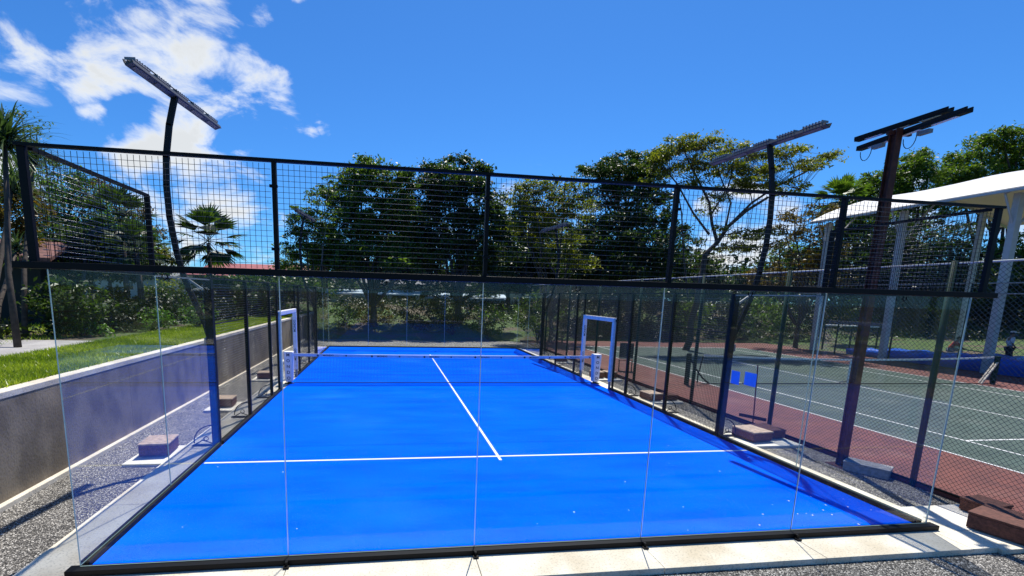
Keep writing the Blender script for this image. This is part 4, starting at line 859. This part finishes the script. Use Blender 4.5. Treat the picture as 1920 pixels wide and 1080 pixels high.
tree('broadleaf_tree', 'dark sparse tree seen under the canopy between its columns', (1720, 590),
     [(1660, 470, 50, 30, .7), (1720, 450, 60, 30, .7), (1790, 440, 50, 24, .6), (1760, 490, 60, 26, .7), (1690, 510, 70, 26), (1620, 500, 50, 30, .8), (1800, 520, 50, 30), (1640, 445, 40, 20, .6)], 42, M['leafD'], dens=15, clump=.6, size=.26, trunk=.25)
tree('broadleaf_tree', 'green tree under the canopy at the right edge, behind the thick white column', (1900, 590),
     [(1890, 470, 36, 24, .8), (1930, 455, 40, 26), (1880, 515, 40, 26), (1935, 520, 50, 34), (1860, 550, 50, 24), (1920, 570, 50, 24)], 44, M['leafL'], dens=18, clump=.6, size=.26, trunk=.25)
tree('broadleaf_tree', 'dark tree filling the gap behind the central mesh, right of the darkest tree', (980, 575),
     [(960, 400, 44, 34, .8), (1000, 420, 50, 40), (960, 470, 60, 40), (1030, 480, 60, 40), (930, 520, 60, 30)], 43, M['leafD'], dens=34, clump=.7, size=.3, trunk=.25)
tree('broadleaf_tree', 'dark tree behind the rain tree trunk, low in the mesh', (1330, 590),
     [(1300, 500, 50, 26), (1370, 520, 60, 20), (1260, 480, 40, 30, .8), (1430, 530, 50, 18), (1300, 545, 70, 20)], 41, M['leafD'], dens=30, clump=.65, size=.28, trunk=.2)
tree('broadleaf_tree', 'dark tree standing left of the first canopy column', (1560, 590),
     [(1520, 490, 50, 30, .8), (1580, 460, 50, 30, .8), (1600, 500, 60, 30), (1540, 530, 70, 26), (1640, 530, 60, 26)], 44, M['leafD'], dens=30, clump=.65, size=.28, trunk=.22)
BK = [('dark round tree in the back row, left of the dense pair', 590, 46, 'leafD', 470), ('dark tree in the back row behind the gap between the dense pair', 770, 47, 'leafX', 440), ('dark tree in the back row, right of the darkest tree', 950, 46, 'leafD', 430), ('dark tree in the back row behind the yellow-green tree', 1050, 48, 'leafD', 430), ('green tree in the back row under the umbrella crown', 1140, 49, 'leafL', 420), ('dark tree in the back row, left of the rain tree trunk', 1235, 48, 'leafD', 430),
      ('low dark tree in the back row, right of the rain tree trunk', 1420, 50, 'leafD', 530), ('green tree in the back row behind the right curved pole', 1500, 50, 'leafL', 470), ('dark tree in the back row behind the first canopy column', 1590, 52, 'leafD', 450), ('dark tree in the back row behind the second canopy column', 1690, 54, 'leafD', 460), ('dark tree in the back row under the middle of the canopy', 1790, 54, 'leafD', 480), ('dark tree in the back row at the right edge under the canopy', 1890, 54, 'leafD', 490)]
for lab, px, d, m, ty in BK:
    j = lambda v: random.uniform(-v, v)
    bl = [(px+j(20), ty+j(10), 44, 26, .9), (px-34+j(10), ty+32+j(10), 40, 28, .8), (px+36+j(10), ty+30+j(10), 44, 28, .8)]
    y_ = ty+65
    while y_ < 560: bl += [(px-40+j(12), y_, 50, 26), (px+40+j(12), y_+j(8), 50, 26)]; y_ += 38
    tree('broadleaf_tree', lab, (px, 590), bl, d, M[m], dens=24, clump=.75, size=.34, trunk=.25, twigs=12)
# left side
tree('broadleaf_tree', 'dark green tree behind the near left corner of the mesh', (130, 590),
     [(110, 330, 40, 30, .7), (160, 360, 50, 26, .7), (95, 380, 50, 30), (150, 400, 60, 30), (210, 410, 50, 28, .8), (110, 440, 60, 34), (190, 450, 60, 30), (250, 440, 40, 26, .8), (130, 485, 80, 30), (230, 480, 50, 26)], 24, M['leafG'], dens=22, clump=.42, size=.18, trunk=.2)
tree('broadleaf_tree', 'low broad shade tree darkening the ground at the left, under the mesh', (150, 600),
     [(60, 480, 60, 24), (130, 455, 60, 26), (200, 465, 60, 26), (260, 490, 50, 22), (100, 505, 70, 22), (200, 505, 70, 20), (0, 500, 60, 26)], 21, M['leafD'], dens=30, clump=.5, size=.2, trunk=.16, depth=2.0)
tree('broadleaf_tree', 'second low shade tree behind the left fence posts', (450, 575),
     [(420, 535, 60, 16), (500, 530, 60, 18), (570, 540, 50, 20), (470, 555, 70, 14)], 27, M['leafD'], dens=30, clump=.5, size=.22, trunk=.14, depth=1.6)
tree('broadleaf_tree', 'rust and yellow leaved tree at the left edge of the view', (20, 620),
     [(20, 355, 40, 22), (50, 385, 36, 26), (15, 400, 40, 30), (60, 425, 30, 20, .8), (-20, 370, 40, 40), (30, 455, 40, 20, .7)], 17, M['leafO'], dens=26, clump=.32, size=.14, trunk=.09)
tree('broadleaf_tree', 'wispy twiggy tree top behind the upper left palm', (60, 600),
     [(40, 215, 26, 12, .5), (70, 245, 26, 14, .5), (45, 270, 34, 22, .6), (20, 300, 40, 30, .8), (75, 290, 24, 16, .5), (-10, 240, 40, 40, .8)], 26, M['leafL'], dens=14, clump=.4, size=.16, trunk=.12, flat=.5, twigs=80)
tree('broadleaf_tree', 'reddish-tipped tree behind the left mesh panel, left of the curved pole', (210, 580),
     [(170, 345, 40, 14, .7), (200, 370, 46, 18, .8), (235, 400, 46, 22, .8), (270, 440, 36, 24, .7), (215, 430, 50, 24), (255, 480, 60, 24)], 32, M['leafO'], dens=20, clump=.42, size=.18, trunk=.16)
tree('broadleaf_tree', 'low yellowish tree behind the base of the left curved pole', (320, 575),
     [(295, 470, 26, 16, .7), (330, 478, 36, 14, .8), (300, 500, 40, 16)], 38, M['leafY'], dens=12, clump=.45, size=.2, trunk=.12)

def fan_palm(label, px, py, d, R_, nf, basepx, m='leafD', nseg=16, z0=None, trunk=.1, seed=1):
    rs = random.Random(seed); c = at(px, py, d); bp = Vector((c.x, c.y, 0)); bp.z = gh(c.x, c.y)-.1 if z0 is None else z0
    t = thing('fan_palm', label, 'palm', bp, group='fan palms'); o = c-bp
    tb = MB(); tb.tube([(0, 0, 0), o*.5+Vector((.05, 0, 0)), o-Vector((0, 0, .1))], [trunk*1.3, trunk, trunk*.9], 9); tb.build('trunk', M['bark'], t, True)
    f = MB()
    for i in range(nf):
        az = 2.4*i+rs.uniform(-.2, .2); el = R(84)-R(128)*(i/nf)**.75+rs.uniform(-.1, .1)
        dr = Vector((math.cos(az)*math.cos(el), math.sin(az)*math.cos(el), math.sin(el)))
        hub = o+dr*R_*.45; f.bar(o, hub, .03, .02)
        sd = dr.cross(Vector((0, 0, 1))); sd = sd.normalized() if sd.length > .1 else Vector((1, 0, 0)); nm = sd.cross(dr).normalized()
        for k in range(nseg):
            a = (k/(nseg-1)-.5)*R(112); ln = R_*.66*(1-.25*abs(a)/1.5)*rs.uniform(.9, 1.05)
            v = dr*math.cos(a)+sd*math.sin(a); q = v.cross(nm).normalized()*R_*.036
            mid = hub+v*ln*.55+nm*.02; tip = hub+v*ln-Vector((0, 0, R_*.1*rs.uniform(.4, 1.4)))
            f.face([hub, mid+q, tip, mid-q-nm*.01])
    f.build('crown', M[m], t); return t
fan_palm('small fan palm standing clear against the white cloud, behind the left mesh', 390, 452, 24.5, 1.95, 21, None, 'leafD', 18, seed=3)
fan_palm('dark fan palm behind the left mesh panel beside the corner post', 225, 415, 19, 1.5, 20, None, 'leafD', 16, seed=5)
fan_palm('lower dark fan palm left of the small inner mesh post', 255, 470, 17, 1.2, 18, None, 'leafD', 16, seed=8)
fan_palm('fan palm rising above the trees behind the right end of the mesh', 1575, 375, 36, 2.0, 30, None, 'leafL', 16, seed=9)

def strap_palm(label, px, py, d, L, n, basept, seed=1, m='leafS'):
    rs = random.Random(seed); c = at(px, py, d); bp = Vector((basept[0], basept[1], gh(*basept)-.05)); o = c-bp
    t = thing('screw_pine', label, 'palm', bp, group='strap-leaved palms at the left'); tb = MB()
    tb.tube([(0, 0, 0), o*.35+Vector((-.1, 0, 0)), o*.7+Vector((-.06, .05, 0)), o], [.075, .06, .055, .05], 8); tb.build('trunk', M['bark'], t, True)
    f = MB()
    for i in range(n):
        az = rs.uniform(0, 2*PI); el = rs.uniform(-.3, 1.4); ln = L*rs.uniform(.7, 1.1); p0 = o+Vector((rs.uniform(-.1, .1), rs.uniform(-.1, .1), rs.uniform(-.25, .15))); w_ = .028
        dr = Vector((math.cos(az)*math.cos(el), math.sin(az)*math.cos(el), math.sin(el))); sd = dr.cross(Vector((0, 0, 1)))
        sd = sd.normalized()*w_ if sd.length > .05 else Vector((w_, 0, 0)); prev = None
        for k in range(6):
            u = k/5; c_ = p0+dr*ln*u-Vector((0, 0, ln*.4*u*u)); ww = sd*(1-u**2*.95)
            if prev: f.face([prev[0], prev[1], c_+ww, c_-ww])
            prev = (c_-ww, c_+ww)
    f.build('crown', M[m], t); return t
strap_palm('strap-leaved palm at the upper left edge, on the thin leaning stem beside the path', 8, 262, 11.5, 1.6, 190, (-10.1, 6.8), 2)
strap_palm('strap-leaved palm poking above the near left corner post', 62, 296, 15, 1.1, 120, (-11.6, 9.2), 4)
strap_palm('low silvery strap-leaved palm left of the corner post', 30, 465, 15, .9, 80, (-12.6, 9.6), 6)
strap_palm('strap-leaved palm at the left edge, between the tall leaning stem and the corner post', 22, 350, 13.5, 1.2, 130, (-11.4, 7.9), 12)
strap_palm('low silvery strap-leaved palm behind the left mesh', 160, 475, 18, 1.0, 80, (-12.2, 12.8), 7)

# shrubs
def shrub(label, px, py, rx, ry, d, m, dens=14, clump=.25, size=.12, k=1, name='shrub', up=.35, asp=.45, group='shrubs around the courts'):
    c = at(px, py, d); s = d/FOC; bp = Vector((c.x, c.y, gh(c.x, c.y)-.05)); t = thing(name, label, 'shrub', bp, group=group)
    P, tips = crown_points([(tuple(c), (rx*s, rx*s*.7, ry*s), k)], dens, clump, .7); P[:, 2] = np.maximum(P[:, 2], bp.z+.03)
    leaf_mesh('foliage', P-np.array(tuple(bp)), size, m, t, up, asp)
    b = MB()
    for i in rng.choice(len(tips), min(12, len(tips)), replace=False): limb(b, (0, 0, 0), Vector(tips[i])-bp, .02, .006, .1, 5, 3)
    b.build('stem', M['bark'], t); return t
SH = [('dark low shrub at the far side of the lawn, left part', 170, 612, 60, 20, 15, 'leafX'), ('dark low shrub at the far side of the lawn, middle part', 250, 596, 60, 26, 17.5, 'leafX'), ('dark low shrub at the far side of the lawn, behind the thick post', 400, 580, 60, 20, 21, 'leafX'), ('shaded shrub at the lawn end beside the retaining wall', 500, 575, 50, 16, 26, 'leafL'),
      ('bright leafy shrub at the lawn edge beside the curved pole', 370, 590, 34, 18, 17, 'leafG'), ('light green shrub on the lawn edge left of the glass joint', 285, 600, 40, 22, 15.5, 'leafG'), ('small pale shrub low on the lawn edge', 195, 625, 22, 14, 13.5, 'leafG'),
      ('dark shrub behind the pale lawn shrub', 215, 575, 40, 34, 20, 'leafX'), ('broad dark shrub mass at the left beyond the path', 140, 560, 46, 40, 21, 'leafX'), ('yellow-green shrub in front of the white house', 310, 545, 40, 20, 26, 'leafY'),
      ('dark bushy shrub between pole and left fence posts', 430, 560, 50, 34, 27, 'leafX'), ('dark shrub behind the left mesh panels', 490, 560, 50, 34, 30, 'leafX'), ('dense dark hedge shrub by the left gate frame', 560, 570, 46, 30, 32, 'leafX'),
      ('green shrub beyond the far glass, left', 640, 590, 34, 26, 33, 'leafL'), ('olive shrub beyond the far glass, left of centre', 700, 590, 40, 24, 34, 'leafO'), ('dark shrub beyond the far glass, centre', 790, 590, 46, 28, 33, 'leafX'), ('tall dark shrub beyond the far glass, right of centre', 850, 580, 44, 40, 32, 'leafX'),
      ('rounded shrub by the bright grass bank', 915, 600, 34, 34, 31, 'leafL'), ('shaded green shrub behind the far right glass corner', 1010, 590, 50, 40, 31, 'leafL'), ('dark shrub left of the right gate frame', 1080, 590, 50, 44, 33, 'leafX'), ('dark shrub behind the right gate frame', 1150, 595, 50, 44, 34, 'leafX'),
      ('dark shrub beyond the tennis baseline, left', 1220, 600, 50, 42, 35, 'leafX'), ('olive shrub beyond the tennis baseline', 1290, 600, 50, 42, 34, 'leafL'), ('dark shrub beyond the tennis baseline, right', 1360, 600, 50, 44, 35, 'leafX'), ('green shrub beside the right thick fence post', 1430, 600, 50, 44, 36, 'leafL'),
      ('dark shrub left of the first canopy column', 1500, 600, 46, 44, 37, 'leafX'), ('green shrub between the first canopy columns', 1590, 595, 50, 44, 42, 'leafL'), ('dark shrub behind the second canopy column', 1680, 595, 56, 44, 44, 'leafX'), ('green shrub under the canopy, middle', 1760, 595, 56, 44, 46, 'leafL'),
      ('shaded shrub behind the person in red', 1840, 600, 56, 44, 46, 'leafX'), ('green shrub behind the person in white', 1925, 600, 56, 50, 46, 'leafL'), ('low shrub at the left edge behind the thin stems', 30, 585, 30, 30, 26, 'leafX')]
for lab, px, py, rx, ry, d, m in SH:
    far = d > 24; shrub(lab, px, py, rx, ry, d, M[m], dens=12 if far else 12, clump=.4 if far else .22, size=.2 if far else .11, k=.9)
# hedge row of separate bushes along the back of the lawn
HL = ['dark hedge bush nearest the path end, at the back of the lawn', 'second dark hedge bush from the path, at the back of the lawn', 'third dark hedge bush from the path', 'fourth dark hedge bush from the path', 'fifth hedge bush from the path, behind the curved pole', 'sixth hedge bush from the path, by the thick left post', 'seventh hedge bush from the path, behind the left mesh', 'eighth hedge bush from the path, behind the left mesh', 'ninth hedge bush from the path, near the gate frame', 'tenth hedge bush from the path, near the gate frame', 'eleventh hedge bush, close to the far end of the retaining wall', 'last hedge bush at the far end of the retaining wall']
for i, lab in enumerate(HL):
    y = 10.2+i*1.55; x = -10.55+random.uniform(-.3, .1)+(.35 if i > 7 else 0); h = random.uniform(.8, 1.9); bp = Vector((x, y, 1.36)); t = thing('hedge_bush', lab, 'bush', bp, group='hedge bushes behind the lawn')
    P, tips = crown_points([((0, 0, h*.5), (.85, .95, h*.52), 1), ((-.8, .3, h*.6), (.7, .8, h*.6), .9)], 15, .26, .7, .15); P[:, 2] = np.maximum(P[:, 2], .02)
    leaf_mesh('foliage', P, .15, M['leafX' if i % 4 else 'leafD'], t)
    b = MB(); [limb(b, (0, 0, 0), tips[k], .025, .008, .1, 5, 3) for k in rng.choice(len(tips), 10)]; b.build('stem', M['bark'], t)
# a far-off wood that closes the view
P = []
for i in range(150):
    a = random.uniform(-.9, 1.25); r_ = random.uniform(66, 85); x = CAM[0]+r_*math.sin(a); y = CAM[1]+r_*math.cos(a); h = random.uniform(3.0, 5.2) if a < -.1 else random.uniform(4, 8)
    if -.55 < a < -.12: h = 2.6
    n = 260; q = rng.normal(size=(n, 3))*np.array([2.4, 2.4, h*.28])+np.array([x, y, 1.6+h*.5]); P.append(q)
P = np.concatenate(P); P[:, 2] = np.maximum(P[:, 2], 1.5)
tag(leaf_mesh('distant_wood', P, .75, M['leafX']), 'far-off belt of dark trees closing the horizon behind the courts', 'wood', kind='stuff')
# undergrowth on the bank: uncountable
P = []
for i in range(420):
    x = random.uniform(9, 50); y = random.uniform(25.6, 40)
    if x < 24 or y > 24: P.append(rng.normal(size=(70, 3))*np.array([.5, .5, .3])+np.array([x, y, gh(x, y)+.3]))
for i in range(160): x = random.uniform(-6, 9); y = random.uniform(30, 41); P.append(rng.normal(size=(60, 3))*np.array([.5, .4, .2])+np.array([x, y, gh(x, y)+.2]))
for i in range(240): x = random.uniform(-34, -11.3); y = random.uniform(8, 40); P.append(rng.normal(size=(50, 3))*np.array([.4, .4, .15])+np.array([x, y, gh(x, y)+.12]))
P = np.concatenate(P)
tag(leaf_mesh('undergrowth', P, .2, M['leafX']), 'low dark undergrowth covering the far bank and the shaded ground', 'undergrowth', kind='stuff')

# lawn grass: blades by the thousand
n = 170000
y = -3+rng.uniform(0, 1, n)**1.6*30; x = -7.17-rng.uniform(0, 1, n)**1.15*2.15
nx2 = 25000; x = np.concatenate([x, rng.uniform(-20, -10.7, nx2)]); y = np.concatenate([y, 2+rng.uniform(0, 1, nx2)*22]); n += nx2
z = np.full(n, 1.385); hgt = rng.uniform(.04, .12, n); a = rng.uniform(0, 2*PI, n); w_ = rng.uniform(.007, .018, n); ln = rng.normal(size=(n, 2))*.05
v = np.empty((n, 3, 3)); v[:, 0] = np.stack([x-np.cos(a)*w_, y-np.sin(a)*w_, z], 1); v[:, 1] = np.stack([x+np.cos(a)*w_, y+np.sin(a)*w_, z], 1); v[:, 2] = np.stack([x+ln[:, 0], y+ln[:, 1], z+hgt], 1)
me = bpy.data.meshes.new('lawn_grass'); me.vertices.add(3*n); me.vertices.foreach_set('co', v.astype(np.float32).ravel()); me.loops.add(3*n); me.loops.foreach_set('vertex_index', np.arange(3*n, dtype=np.int32)); me.polygons.add(n)
me.polygons.foreach_set('loop_start', np.arange(0, 3*n, 3, dtype=np.int32)); me.polygons.foreach_set('loop_total', np.full(n, 3, dtype=np.int32)); me.materials.append(M['grass']); me.update(calc_edges=True)
tag(link('lawn_grass', me), 'bright green lawn grass above the retaining wall', 'grass', kind='stuff')
